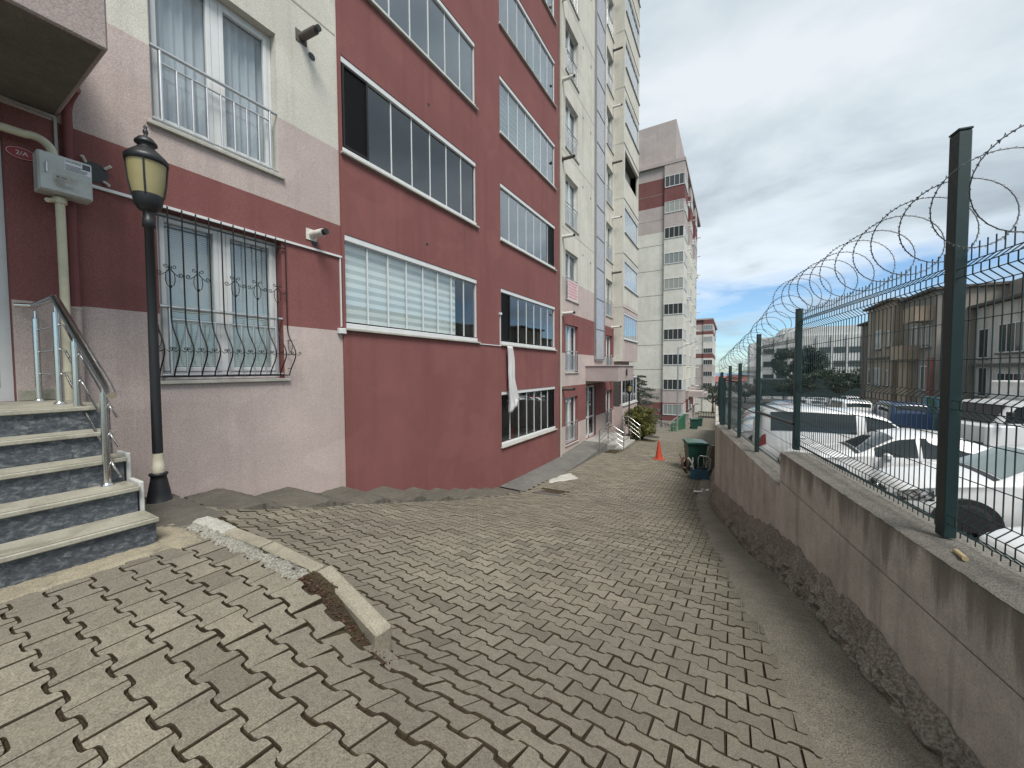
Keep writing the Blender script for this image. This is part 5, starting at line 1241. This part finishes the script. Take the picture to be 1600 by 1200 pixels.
def car_meshes(kind, paintm, wsm):
    key = (kind, paintm.name, wsm.name)
    if key in _carmesh: return _carmesh[key]
    S = SPEC[kind]; L = S['L']
    def itp(k, u):
        us = S['u']; h = .012
        return (np.interp(u - h, us, S[k]) + 2 * np.interp(u, us, S[k]) + np.interp(u + h, us, S[k])) / 4
    def surf(u, v, out=0.0):
        zt, zb, wb, wt, zs = (float(itp(k, u)) for k in ('zt', 'zb', 'wb', 'wt', 'zs')); sg = 1 if v <= 3 else -1; v = v if v <= 3 else 6 - v
        ztt = max(zt - .035, zb + .005)
        if v <= 1: z = zs + (zb - zs) * v; y = wb * (.935 + .065 * math.sin(math.pi * min(1, v * .95 + .05)) ) - (.012 if .62 < v < .68 else 0)
        elif v <= 2: t = v - 1; z = zb + (ztt - zb) * t; y = wb * .945 + (wt - wb * .945) * t + .025 * math.sin(math.pi * t)
        else: t = v - 2; y = wt * (1 - t ** 1.15); z = ztt + (zt - ztt) * math.sin(t * math.pi / 2) + .0
        return Vector((L / 2 - L * u, sg * y, z))
    def nrm(u, v):
        a = surf(min(u + .006, 1), v) - surf(max(u - .006, 0), v); b = surf(u, min(v + .04, 6)) - surf(u, max(v - .04, 0)); n = a.cross(b); n = -n if n.length else n
        if n.length < 1e-8: return Vector((0, 0, 1))
        n.normalize(); c = surf(u, v) - Vector((L / 2 - L * u, 0, .7)); return n if n.dot(c) > 0 else -n
    out = {}
    body = MB(); us = sorted(set(list(np.linspace(0, 1, 46)) + S['u'])); vs_ = [0, .12, .3, .5, .63, .67, .85, 1, 1.12, 1.35, 1.6, 1.85, 2, 2.08, 2.25, 2.5, 2.75, 3]; vs_ = vs_ + [6 - v for v in vs_[::-1][1:]]
    V = [surf(u, v) for u in us for v in vs_]; nv = len(vs_)
    body.add(V, [(i * nv + j, i * nv + j + 1, (i + 1) * nv + j + 1, (i + 1) * nv + j) for i in range(len(us) - 1) for j in range(nv - 1)], 0, True)
    body.add([surf(0, v) for v in vs_], [tuple(range(nv))]); body.add([surf(1, v) for v in vs_], [tuple(range(nv))[::-1]])
    body.add([surf(u, 0) for u in us] + [surf(u, 6) for u in us], [(i, i + 1, len(us) + i + 1, len(us) + i) for i in range(len(us) - 1)], 1)
    out['body'] = body.mesh('body', [paintm, M_PLASTIC])
    def patch(u0, u1, v0, v1, nu, nv_, off=.005, thick=True):
        mb = MB(); P = []
        for i in range(nu + 1):
            for j in range(nv_ + 1):
                u = u0 + (u1 - u0) * i / nu; v = v0 + (v1 - v0) * j / nv_; P.append(surf(u, v) + nrm(u, v) * off)
        mb.add(P, [(i * (nv_ + 1) + j, i * (nv_ + 1) + j + 1, (i + 1) * (nv_ + 1) + j + 1, (i + 1) * (nv_ + 1) + j) for i in range(nu) for j in range(nv_)], 0, True); return mb
    out['windshield'] = patch(S['ws'][0], S['ws'][1], 2.02, 3.98, 8, 12).mesh('windshield', wsm)
    out['rear_window'] = patch(S['rw'][0], S['rw'][1], 2.1, 3.9, 6, 10).mesh('rear_window', M_CGLASS)
    out['side_window'] = [patch(a, b, *( (1.10, 1.88) if sg > 0 else (4.12, 4.90)), 8, 5).mesh('side_window', M_CGLASS) for a, b in S['sw'] for sg in (1, -1)]
    out['headlight'] = [patch(.018, .105, *((.66, .98) if sg > 0 else (5.02, 5.34)), 6, 4, .006).mesh('headlight', M_HEAD) for sg in (1, -1)]
    out['tail_light'] = [patch(.955, .992, *((.6, .98) if sg > 0 else (5.02, 5.4)), 4, 4, .006).mesh('tail_light', M_TAIL) for sg in (1, -1)]
    g = MB(); zf = float(itp('zt', .01)); g.bbox(L / 2 - .06, L / 2 + .015, -.36, .36, zf - .14, zf - .03, .01); [g.box(L / 2 + .015, L / 2 + .02, -.34, .34, zf - .13 + .03 * i, zf - .12 + .03 * i, 1) for i in range(3)]; out['grille'] = g.mesh('grille', [M_PLASTIC, M_CHROME])
    g = MB(); g.bbox(L / 2 - .10, L / 2 + .02, -.50, .50, .27, .40, .015); g.bbox(L / 2 - .14, L / 2 - .02, -.72, -.53, .34, .48, .01); g.bbox(L / 2 - .14, L / 2 - .02, .53, .72, .34, .48, .01); out['bumper_intake'] = g.mesh('bumper_intake', M_PLASTIC)
    g = MB(); g.bbox(L / 2 + .022, L / 2 + .032, -.26, .26, .43, .54, .003); out['number_plate'] = g.mesh('number_plate', paint('plate_white', (.7, .7, .7), .4))
    g = MB(); g.tube([(L / 2 + .022, .06 * math.cos(a_), zf - .085 + .06 * math.sin(a_)) for a_ in np.linspace(0, 6.283, 20)[:-1]], .009, 6, 0, True); out['badge'] = g.mesh('badge', M_CHROME)
    wx = [L / 2 - L * q for q in S['wheels']]; out['wx'] = wx
    ar = {}
    for sg in (-1, 1):
        q_ = MB(); yo = .905 * sg; n = 24; ring = [(.385 * math.cos(math.pi * i / n), .31 + .385 * math.sin(math.pi * i / n)) for i in range(n + 1)] + [(-.385, .19), (.385, .19)]
        q_.prism(ring, 1, yo - .3 * sg, yo + .006 * sg); ar[sg] = q_.mesh('wheel_arch', M_PLASTIC)
    out['wheel_arch'] = ar
    t = MB(); prof = [(.21, -.10), (.285, -.105), (.315, -.085), (.32, 0), (.315, .085), (.285, .105), (.21, .10)]; N = 24; vs = []
    for r, y in prof:
        for k in range(N): a_ = 6.283 * k / N; vs.append((r * math.cos(a_), y, r * math.sin(a_)))
    t.add(vs, [(i * N + k, i * N + (k + 1) % N, (i + 1) * N + (k + 1) % N, (i + 1) * N + k) for i in range(len(prof) - 1) for k in range(N)], 0, True); out['tyre'] = t.mesh('tyre', M_RUBBER)
    rm = MB()
    for sg in (-1, 1):
        rm.add([(.21 * math.cos(6.283 * k / 20), sg * .06, .21 * math.sin(6.283 * k / 20)) for k in range(20)], [tuple(range(20))], 1)
        for k in range(5): a_ = 6.283 * k / 5; c_, s_ = math.cos(a_), math.sin(a_); rm.add([(c_ * .03 - s_ * .03, sg * .085, s_ * .03 + c_ * .03), (c_ * .03 + s_ * .03, sg * .085, s_ * .03 - c_ * .03), (c_ * .21 + s_ * .04, sg * .09, s_ * .21 - c_ * .04), (c_ * .21 - s_ * .04, sg * .09, s_ * .21 + c_ * .04)], [(0, 1, 2, 3)])
    out['rim'] = rm.mesh('rim', [M_ALU, M_PLASTIC])
    mr = MB(); mr.bbox(-.06, .05, -.10, .10, -.065, .065, .03); mr.box(-.03, .02, -.03, .03, -.12, -.05); out['mirror'] = mr.mesh('mirror', paintm); mu = S['sw'][0][0] + .035; mp_ = surf(mu, 1.1); out['mp'] = mp_
    dh = MB()
    for a, b in S['sw'][:2]:
        for sg in (1, -1):
            p = surf((a + b) / 2 + .05, .88 if sg > 0 else 5.12); dh.bbox(p.x - .09, p.x + .09, p.y - .012 + .01 * sg, p.y + .012 + .01 * sg, p.z - .012, p.z + .012, .005)
    out['door_handle'] = dh.mesh('door_handle', paintm)
    sm = MB()
    for u_ in (S['sw'][0][0] - .01, S['sw'][0][1] + .007, S['sw'][1][1] - (.0 if kind != 'van' else .22)):
        for sg in (1, -1):
            sm.tube([tuple(surf(u_, v if sg > 0 else 6 - v) + Vector((0, .002 * sg, 0))) for v in (.08, .3, .5, .63, .67, .85, .99)], .0045, 4, 0, False, False)
    out['door_seam'] = sm.mesh('door_seam', M_PLASTIC)
    hl = patch(S['ws'][0] - .022, S['ws'][0] - .004, 2.0, 4.0, 2, 10, .006); out['cowl'] = hl.mesh('cowl', M_PLASTIC)
    _carmesh[key] = out; return out
def make_car(kind, x, y, heading, label, paintm=M_CWHITE, near=True, wsm=None, z=None, cat='car', name='parked_car', group='vehicles in the car park'):
    C = empty(name, (x, y, -lot_depth(x, y) if z is None else z), label, cat, group, heading); S = car_meshes(kind, paintm, wsm or M_CGLASS)
    obj('body', S['body'], C); obj('windshield', S['windshield'], C)
    for q in S['side_window']: obj('side_window', q, C)
    obj('rear_window', S['rear_window'], C)
    if near:
        for q in S['headlight']: obj('headlight', q, C)
        for q in S['tail_light']: obj('tail_light', q, C)
        obj('grille', S['grille'], C); obj('bumper_intake', S['bumper_intake'], C); obj('badge', S['badge'], C); obj('number_plate', S['number_plate'], C); obj('door_handle', S['door_handle'], C); obj('door_seam', S['door_seam'], C); obj('cowl', S['cowl'], C)
        for sg in (1, -1): obj('mirror', S['mirror'], C, (S['mp'].x, sg * (S['mp'].y + .11), S['mp'].z + .03))
    for xw in S['wx']:
        for sg in (1, -1):
            obj('wheel_arch', S['wheel_arch'][sg], C, (xw, 0, 0)); W = obj('wheel', S['tyre'], C, (xw, sg * .81, .32))
            obj('rim', S['rim'], W)
    return C
PI = math.pi
make_car('hatch', 4.66, 6.15, PI + .06, 'white car with chrome badge, nose at the lower right behind the fence', M_CWHITE, True, M_CGLASS)
make_car('hatch', 4.5, 9.45, PI + .03, 'white car with pale windscreen and dark wheel arch beside the tall post', M_CWHITE, True, M_CGLASSP)
make_car('sedan', 3.45, 11.85, PI + .02, 'low white saloon parked between the van and the pale windscreen car', M_CWHITE, True, M_CGLASS)
make_car('van', 2.85, 14.0, .04, 'white passenger van with long dark side windows behind the fence', M_CWHITE, True, M_CGLASS, None, 'van', 'parked_van')
# vehicles farther back
def truck(x, y, heading, label):
    C = empty('box_van', (x, y, -lot_depth(x, y)), label, 'truck', 'vehicles in the car park', heading)
    mb = MB(); mb.bbox(.55, 2.2, -.9, .9, .45, 1.35, .08); mb.prism([(.55, 1.34), (1.95, 1.34), (1.45, 2.05), (.55, 2.1)], 1, -.86, .86); obj('cab', mb.mesh('cab', M_CWHITE), C)
    mb = MB(); mb.bbox(-2.6, .5, -1.0, 1.0, .75, 2.75, .04); obj('cargo_box', mb.mesh('cargo_box', paint('cargo_white', (.62, .62, .60), .5, 0, .3)), C)
    mb = MB(); mb.add([(1.96, -.74, 1.38), (1.96, .74, 1.38), (1.53, .72, 1.98), (1.53, -.72, 1.98)], [(0, 1, 2, 3)]); obj('windshield', mb.mesh('windshield', M_CGLASS), C)
    for sg in (-1, 1):
        mb = MB(); mb.add([(.75, sg * .868, 1.4), (1.75, sg * .868, 1.4), (1.4, sg * .868, 1.92), (.75, sg * .868, 1.95)], [(0, 1, 2, 3)]); obj('side_window', mb.mesh('side_window', M_CGLASS), C)
        mb = MB(); mb.bbox(1.75, 1.85, sg * 1.12 - .09, sg * 1.12 + .09, 1.45, 1.8, .02); obj('mirror', mb.mesh('mirror', M_PLASTIC), C)
    mb = MB(); mb.bbox(2.19, 2.24, -.8, .8, .5, .75, .02); obj('bumper', mb.mesh('bumper', M_PLASTIC), C)
    S = car_meshes('van', M_CWHITE, M_CGLASS)
    for xw in (1.4, -1.6):
        for sg in (1, -1): W = obj('wheel', S['tyre'], C, (xw, sg * .82, .32)); obj('rim', S['rim'], W)
    return C
truck(9.0, 20.0, PI + .35, 'white box truck facing the fence behind the tall green post')
make_car('sedan', 8.6, 15.6, PI, 'dark car half hidden behind the white saloon', M_CDARK, False)
make_car('van', 6.6, 33.0, PI / 2 + .1, 'small white van seen from behind near the trees', M_CWHITE, False, None, None, 'van', 'parked_van')
make_car('van', 8.4, 30.5, PI / 2, 'dark blue van beside the brown house', M_CBLUE, False, None, None, 'van', 'parked_van')
cols = [(M_CSILVER, 'silver'), (M_CWHITE, 'white'), (M_CDARK, 'black'), (M_CWHITE, 'white'), (M_CRED, 'red'), (M_CSILVER, 'silver'), (M_CWHITE, 'white'), (M_CBLUE, 'blue')]
place = ['nearest', 'second', 'third', 'fourth', 'fifth', 'sixth', 'seventh', 'last']
for k, (pm_, cn) in enumerate(cols):
    make_car('hatch' if k % 2 else 'sedan', 2.35 + .14 * k, 17.5 + 2.75 * k, PI + .02, cn + ' car, ' + place[k] + ' in the row past the white van along the fence', pm_, False, None, None, 'car', 'parked_car')
for k, (x, y, pm_, kd, cn) in enumerate([(12.0, 58, M_CWHITE, 'van', 'white van'), (9.5, 62, M_CSILVER, 'sedan', 'silver saloon'), (14.5, 60, M_CWHITE, 'hatch', 'white hatchback'), (6.5, 50, M_CWHITE, 'hatch', 'pale hatchback')]):
    make_car(kd, x, y, PI / 2 + .2 * k, 'distant ' + cn + ' parked below the dark roadside tree' if k < 3 else 'distant pale hatchback alone in the open lot', pm_, False)

# ------------------------------------------------------------------ neighbouring blocks
def box_windows(root, faces, mat_f=M_PVC, gl=M_GLASS_TINT):
    """faces: list of (axis, plane, a0, a1, z0, z1): window frame with its own pane, n_mull bars"""
    for (ax, pl_, a0, a1, z0, z1, nm_) in faces:
        f = MB(); t = .05; d = .05 if ax == 'x' else -.05
        def B(a, b, c, e, o=0.0, oo=1.0):
            if ax == 'x': f.box(pl_, pl_ + d * oo, a, b, c, e)
            else: f.box(a, b, pl_, pl_ + d * oo, c, e)
        B(a0, a0 + t, z0, z1); B(a1 - t, a1, z0, z1); B(a0 + t, a1 - t, z0, z0 + t * 1.6); B(a0 + t, a1 - t, z1 - t, z1)
        for i in range(1, nm_): q = a0 + (a1 - a0) * i / nm_; B(q - .02, q + .02, z0 + t * 1.6, z1 - t)
        o = adopt(f.build('window', mat_f), root); p = MB()
        if ax == 'x': p.box(pl_ + .004, pl_ + .02, a0 + t, a1 - t, z0 + t * 1.6, z1 - t)
        else: p.box(a0 + t, a1 - t, pl_ - .02, pl_ - .004, z0 + t * 1.6, z1 - t)
        obj('pane', p.mesh('pane', gl), o)
m = NT('dark_pane'); m.bsdf((.035, .04, .042), .08, 0, None, .7); M_PANE = m.mat
m = NT('pale_pane'); m.bsdf((.22, .25, .25), .12, 0, None, .6); M_PANEP = m.mat
m = NT('curtain_pane'); m.bsdf((.30, .31, .29), .2, 0, None, .6); M_PANEC = m.mat
def far_block(name, label, ye, y1, xr, xl, zb, zr, zw0, nfl, bays, cols_, tall):
    r = empty(name, ((xl + xr) / 2, (ye + y1) / 2, zb), label, 'building')
    bands = cols_
    for (za, zc_, mi) in bands:
        mb = MB(); mb.box(xl, xr - 2.1, ye, y1, za, zc_); mb.box(xr - 2.098, xr - .4, ye + .3, y1, za, zc_); adopt(mb.build('wall', mi), r)
        mb = MB(); mb.box(xr - 2.1, xr, ye - .25, ye + 3.0, za + .002, zc_ - .002); adopt(mb.build('bay', mi), r)
        for (b0, b1) in bays: mb = MB(); mb.box(xr - .5, xr, b0, b1, max(za, zb + 3) + .002, max(zc_, zb + 3) - .002); adopt(mb.build('bay', mi), r)
    mb = MB(); mb.box(xl, xr + .08, ye - .3, y1, zr, zr + .35)
    if tall: mb.box(xl, xr - 1.0, ye + .4, y1 - 2, zr + .35, tall)
    adopt(mb.build('roof', stucco('far_pink', (.40, .35, .335), .35)), r)
    pn = [M_PANE, M_PANEP, M_PANE, M_PANEC, M_PANE, M_PANEC, M_PANE, M_PANE, M_PANEP, M_PANEP, M_PANE]
    F = []
    for k in range(nfl):
        z = zw0 + FH * k; g_ = pn[(k * 3 + 1) % 11]
        box_windows(r, [('y', ye - .25, xr - 2.05, xr - .05, z - .62, z + .62, 4)], M_PVC, g_); box_windows(r, [('x', xr, ye - .2, ye + 2.9, z - .62, z + .62, 5)], M_PVC, M_PANEP)
        for (b0, b1) in bays: box_windows(r, [('x', xr, b0 + .2, b1 - .2, z - .62, z + .62, 4)], M_PVC, M_PANEP)
    for k in range(nfl):
        jl_ = MB(); jl_.box(xl, xr - 2.12, ye - .006, ye, zw0 - 1.15 + FH * k, zw0 - 1.09 + FH * k); adopt(jl_.build('joint_line', stucco('joint_far', (.22, .21, .19), .2)), r)
        for q, yy in enumerate((ye + 4.5, ye + 11, ye + 19)):
            fl_ = MB(); fl_.tube([(xr - .42, yy, zw0 - .9 + FH * k), (xr + .35, yy, zw0 - .85 + FH * k)], .07, 6); adopt(fl_.build('flue_pipe', M_FLUEW), r)
            if (k + q) % 4 == 1: ac = MB(); ac.bbox(xr - .4, xr - .05, yy + .8, yy + 1.7, zw0 - 1.0 + FH * k, zw0 - .4 + FH * k, .02); adopt(ac.build('air_conditioner', M_PVC), r)
    return r
FB, FP, FR = stucco('far_beige', (.58, .57, .52), .35), stucco('far_pink', (.40, .35, .335), .35), stucco('far_red', (.17, .075, .072), .4)
b2_ = far_block('apartment_building', 'beige tower with red upper floor and corner balconies down the lane', 46.5, 69, -4.75, -22, -8.5, 22.9, -4.66, 10, [(53, 56), (60, 63)], [(-9, -5.95, FP), (-5.95, -3.9, FR), (-3.9, -2.3, FP), (-2.3, 15.6, FB), (15.6, 18.5, FP), (18.5, 21.6, FR), (21.6, 22.9, FP)], 28.0)
for (y0, y1, z0, z1) in ((53.5, 57, -3.6, -2.9), (63, 66.5, -4.3, -3.6)):
    mb = MB(); mb.box(-5.3, -3.2, y0, y1, z0, z1); adopt(mb.build('canopy', FP), b2_)
b3_ = far_block('apartment_building', 'small distant pink and red block beyond the beige tower', 105, 135, -4.1, -24, -14, 12.0, -7.0, 7, [(112, 116)], [(-14, -5, FB), (-5, 1.0, FP), (1.0, 2.6, FB), (2.6, 3.7, FR), (3.7, 8.4, FB), (8.4, 9.2, FR), (9.2, 10.9, FP), (10.9, 12.0, FR)], None)
# green parapets, street pole, gate bits in front of block 2
M_GRN = paint('parapet_green', (.015, .12, .05), .6, 0, .3)
gp_ = empty('green_parapet', (-8, 30, -6), 'dark green ramp parapet with a white post behind the shrub', 'parapet')
mb = MB(); mb.prism([(-8.5, -7.0), (-4.7, -7.0), (-4.7, -5.2), (-8.5, -3.9)], 1, 30.0, 30.2); adopt(mb.build('panel', M_GRN), gp_)
mb = MB(); mb.box(-5.75, -5.35, 29.9, 30.25, -7, -4.55); adopt(mb.build('post', M_PVC), gp_)
gq = empty('green_parapet', (-3.9, 36, -6), 'long green parapet sloping beside the lane', 'parapet')
mb = MB(); mb.prism([(30.5, gz(-3, 30.5) - .2), (40, gz(-3, 40) - .2), (40, gz(-3, 40) + 1.5), (30.5, gz(-3, 30.5) + .45)], 0, -3.95, -3.8); adopt(mb.build('panel', M_GRN), gq)
mb = MB(); mb.tube([(-3.87, 30.6, gz(-3, 30.6) + .75), (-3.87, 41, gz(-3, 41) + 1.9)], .03, 6); adopt(mb.build('rail', M_ALU), gq)
po = empty('street_pole', (-3.45, 30.4, gz(-3.4, 30.4)), 'thin grey street pole with a short arm in front of the beige tower', 'pole')
mb = MB(); mb.tube([(-3.45, 30.4, -5.2), (-3.45, 30.4, 1.6)], [.07, .045], 8); adopt(mb.build('shaft', M_ALU), po); mb = MB(); mb.tube([(-3.45, 30.4, 1.5), (-2.2, 30.6, 2.0)], .03, 6); adopt(mb.build('arm', M_ALU), po)
fn_ = empty('low_railing', (-3.9, 29.5, -5), 'low grey railing at the edge of the garage ramp', 'railing')
for k in range(9): mb = MB(); mb.box(-4.9 + k * .18, -4.87 + k * .18, 29.6, 29.63, -5.4, -4.2); adopt(mb.build('bar', M_ALU), fn_)
mb = MB(); mb.box(-4.95, -3.3, 29.59, 29.64, -4.2, -4.15); adopt(mb.build('rail', M_ALU), fn_)
kb = MB(); kb.bbox(-5.4, -3.3, 21.2, 21.4, -4.1, gz(-4, 21.3) + .12, .02); tag(kb.build('edge_kerb', M_RAMP), 'pale kerb at the edge of the paving beyond the shrub', 'kerb')
lp = empty('lamp_mast', (-2.2, 88, -10), 'tall distant lamp mast against the sky at the lane end', 'lamp mast')
mb = MB(); mb.tube([(-2.2, 88, -10.5), (-2.2, 88, -.2)], [.12, .06], 8); adopt(mb.build('shaft', M_ALU), lp); mb = MB(); mb.tube([(-2.2, 88, -.3), (-1.2, 88, .1)], .05, 6); mb.box(-1.5, -.8, 87.8, 88.2, .05, .2); adopt(mb.build('arm', M_ALU), lp)
ef = empty('lane_end_fence', (-3, 74, -9), 'dark fence closing the end of the lane', 'fence')
for k in range(14): mb = MB(); mb.box(-5 + k * .4, -4.93 + k * .4, 74, 74.07, gz(-2, 74) - .1, gz(-2, 74) + 1.1); adopt(mb.build('bar', M_PLASTIC), ef)
mb = MB(); mb.box(-5, .4, 74, 74.06, gz(-2, 74) + 1.05, gz(-2, 74) + 1.15); adopt(mb.build('rail', M_PLASTIC), ef); mb = MB(); mb.box(-5, .4, 74.1, 74.5, gz(-2, 74) - .3, gz(-2, 74) + .35); adopt(mb.build('plinth', M_RAMP), ef)

# ------------------------------------------------------------------ houses across the car park
def house(name, label, x0, x1, y0, y1, zb, zr, wallm, wins, parts=()):
    r = empty(name, ((x0 + x1) / 2, (y0 + y1) / 2, zb), label, 'building')
    mb = MB(); mb.box(x0, x1, y0, y1, zb, zr); adopt(mb.build('wall', wallm), r)
    mb = MB(); mb.bbox(x0 - .35, x1, y0 - .2, y1 + .2, zr + .002, zr + .18, .02); adopt(mb.build('roof', concrete('roof_edge', (.12, .11, .10), 1, .5)), r)
    for (a0, a1, z0, z1, n_, g_) in wins: 
        f = MB(); t = .06
        for q in ((a0, a0 + t, z0, z1), (a1 - t, a1, z0, z1), (a0 + t, a1 - t, z0, z0 + t), (a0 + t, a1 - t, z1 - t, z1)): f.box(x0 - .05, x0 - .001, *q)
        for i in range(1, n_): q = a0 + (a1 - a0) * i / n_; f.box(x0 - .045, x0 - .001, q - .03, q + .03, z0 + t, z1 - t)
        o = adopt(f.build('window', M_PVC), r); p = MB(); p.box(x0 - .03, x0 - .012, a0 + t, a1 - t, z0 + t, z1 - t); obj('pane', p.mesh('pane', g_), o)
        s_ = MB(); s_.box(x0 - .14, x0 - .052, a0 - .1, a1 + .1, z0 - .09, z0 - .003); obj('sill', s_.mesh('sill', M_RAMP), o)
    for (nm_, mt, bxs) in parts:
        mb = MB(); [mb.box(*q) for q in bxs]; adopt(mb.build(nm_, mt), r)
    return r
M_BROWN = stucco('house_brown', (.36, .29, .225), .9); M_GREYH = stucco('house_grey', (.54, .52, .475), 1.0); M_OCHRE = stucco('house_ochre', (.40, .31, .23), .8); M_DARKH = stucco('house_slate', (.28, .255, .225), .8); M_ROSE = stucco('house_rose', (.25, .12, .10), .7)
WX = 10.3
house('brown_house', 'old brown stained apartment house behind the parked cars', WX, 24, 38.6, 44.6, -4.6, 4.95, M_BROWN,
      [(41.0, 42.4, -1.5, .0, 2, M_PANEP), (41.0, 42.4, 1.5, 3.0, 2, M_PANEP), (39.2, 39.8, 1.6, 2.8, 1, M_PANE), (39.2, 39.8, -1.4, -.2, 1, M_PANE), (43.4, 44.0, -1.4, -.1, 1, M_PANE)],
      [('ledge', M_RAMP, [(WX - .2, WX, 38.6, 44.6, .7, .82)]), ('downpipe', M_ALU, [(WX - .12, WX - .02, 43.0, 43.1, -4, 4.9)])])
house('brown_annex', 'lower dark brown house at the far end of the brown row', WX + .5, 24, 44.7, 48.6, -4.8, 4.0, stucco('annex_brown', (.16, .135, .115), .9),
      [(45.6, 46.6, -1.4, .0, 1, M_PANE), (45.6, 46.6, 1.5, 2.9, 1, M_PANEP)])
house('slate_house', 'narrow dark house with balcony next to the brown one', WX + .6, 24, 33.4, 38.5, -4.3, 4.75, M_DARKH,
      [(34.1, 35.4, 1.3, 2.7, 2, M_PANE), (34.1, 35.4, -1.5, .1, 2, M_PANE), (36.2, 37.0, 1.2, 2.8, 1, M_PANE)],
      [('balcony', M_OCHRE, [(WX - .3, WX + .6, 35.7, 38.0, .55, 1.5)]), ('balcony', M_OCHRE, [(WX - .3, WX + .6, 33.8, 35.6, 2.95, 3.9)]), ('ochre_bay', M_OCHRE, [(WX + .2, WX + .6, 36.4, 38.2, -4.2, .55)]), ('rose_strip', M_ROSE, [(WX + .4, WX + .6, 33.5, 34.0, -4.2, .6)])])
house('grey_house', 'pale grey peeling house with white windows at the right edge', WX + 2.2, 26, 19.5, 33.2, -3.8, 3.45, M_GREYH,
      [(31.9, 32.9, .5, 2.2, 1, M_PANE), (28.9, 31.0, .75, 2.3, 3, M_PANE), (25.3, 27.4, .75, 2.3, 3, M_PANE), (21.3, 23.4, .75, 2.3, 3, M_PANE), (28.9, 31.0, -1.75, -.3, 3, M_PANE), (25.3, 27.4, -1.75, -.3, 3, M_PANE), (31.9, 32.8, -1.7, .0, 1, M_PANE)],
      [('ledge', M_RAMP, [(WX + 1.95, WX + 2.2, 19.5, 33.2, .05, .2)]), ('awning', paint('awning_red', (.20, .02, .03), .6), [(WX + 1.0, WX + 2.2, 22.5, 30.5, -2.55, -2.2)]), ('shop_front', M_PANE, [(WX + 2.1, WX + 2.19, 22.6, 30.4, -3.7, -2.6)]),
       ('rear_gable', M_DARKH, [(WX + 3.4, 26, 19, 34.5, 3.65, 4.9)])])
mw = empty('mural_wall', (WX - .1, 31.5, -3.8), 'low wall with a blue and green mural in front of the houses', 'wall')
m = NT('mural_paint'); w = m.coord(kind='World'); a = m.noise(.9, 5, .6, w); m.bsdf(m.ramp(a, [(.35, (.05, .12, .05)), (.5, (.10, .26, .34)), (.65, (.32, .42, .42))]), .8); mb = MB(); mb.box(WX - .4, WX - .2, 27.2, 31.6, -4.2, -1.7); adopt(mb.build('panel', m.mat), mw)
wb_ = empty('white_office_building', (25, 150, -12), 'long white building with dark window strips far behind the fence', 'building')
mb = MB(); mb.box(7.5, 60, 142, 165, -12, 9.6); mb.box(13.5, 60, 143, 165, 9.6, 12.2); mb.box(5.0, 7.5, 143, 165, -12, 8.0); adopt(mb.build('wall', stucco('white_block', (.55, .56, .55), .3)), wb_)
for fl in range(4):
    z = -8.6 + fl * 4.0 + 1.0
    for k in range(14): x = 8.5 + k * 3.4; f = MB(); f.box(x, x + 2.7, 141.9, 141.99, z, z + 1.7); o = adopt(f.build('window', paint('strip_frame', (.2, .2, .2), .5)), wb_); p = MB(); p.box(x + .1, x + 2.6, 141.86, 141.895, z + .1, z + 1.6); obj('pane', p.mesh('pane', M_PANE), o)
mb = MB(); [mb.box(7.9 + k * 3.4, 8.3 + k * 3.4, 141.5, 141.99, -12, 9.5) for k in range(15)]; adopt(mb.build('pilaster', stucco('white_block', (.55, .56, .55), .3)), wb_)
cn = empty('dark_canopy', (9, 80, -8), 'long dark green canopy roof on posts beyond the parked cars', 'canopy')
mb = MB(); mb.bbox(3.6, 19, 80, 86, -4.9, -1.9, .1); adopt(mb.build('roof', paint('canopy_green', (.015, .03, .032), .6, 0, .2)), cn)
for k in range(5): mb = MB(); mb.box(4.5 + k * 3.2, 4.8 + k * 3.2, 80.5, 80.8, -8, -4.9); adopt(mb.build('post', M_ALU), cn)
cedar2 = leafmat('roadside_needles', (.012, .025, .02), (.045, .065, .05))
broadleaf(8.5, 71, -5.8, 9.6, 3.4, 'tall dark tree in front of the white building', 11, 14000, (.014, .028, .02), (.05, .07, .045), 'roadside_tree', .2)
broadleaf(10.8, 57, -5.0, 5.6, 3.6, 'broad dark roadside tree left of the brown house', 12, 11000, (.012, .025, .012), (.05, .07, .03))
broadleaf(7.4, 64, -5.4, 4.6, 2.8, 'smaller roadside tree under the conifer', 13, 7000, (.012, .022, .012), (.045, .06, .03))
broadleaf(-3.6, 95, -10.4, 7.5, 4.5, 'distant dark tree below the small pink block', 14, 6000, (.02, .03, .02), (.06, .08, .05))
broadleaf(2.0, 76, -6.4, 4.0, 3.4, 'dark hedge tree at the end of the parked row', 15, 6000, (.012, .02, .015), (.04, .055, .04))
# red-roofed houses on the slope below
rh = random.Random(6)
for k, (x, y, w_) in enumerate([(-6, 190, 14), (6, 205, 12), (16, 185, 10), (-20, 215, 14), (28, 240, 16)]):
    zb = -lot_depth(0, y) - 3; r = empty('red_roof_house', (x, y, zb), ['distant red roofed house nearest the small pink block', 'distant red roofed house left of the white building', 'distant red roofed house before the white building', 'far red roofed house behind the small pink block', 'farthest red roofed house behind the white building'][k], 'house', 'red roofed houses on the lower slope')
    zt = -6.5 + rh.uniform(-1, 1); mb = MB(); mb.box(x - w_ / 2, x + w_ / 2, y, y + 10, zb, zt); adopt(mb.build('wall', FB), r)
    mb = MB(); mb.prism([(y - .6, zt), (y + 10.6, zt), (y + 5, zt + 2.6)], 0, x - w_ / 2 - .6, x + w_ / 2 + .6); adopt(mb.build('roof', paint('roof_tile_red', (.28, .10, .08), .8, 0, .4)), r)
    for q in range(3): mb = MB(); xx = x - w_ / 2 + 1.5 + q * w_ / 3.4; mb.box(xx, xx + 1.4, y - .06, y - .01, zt - 2.2, zt - .8); adopt(mb.build('window', M_PANE), r)
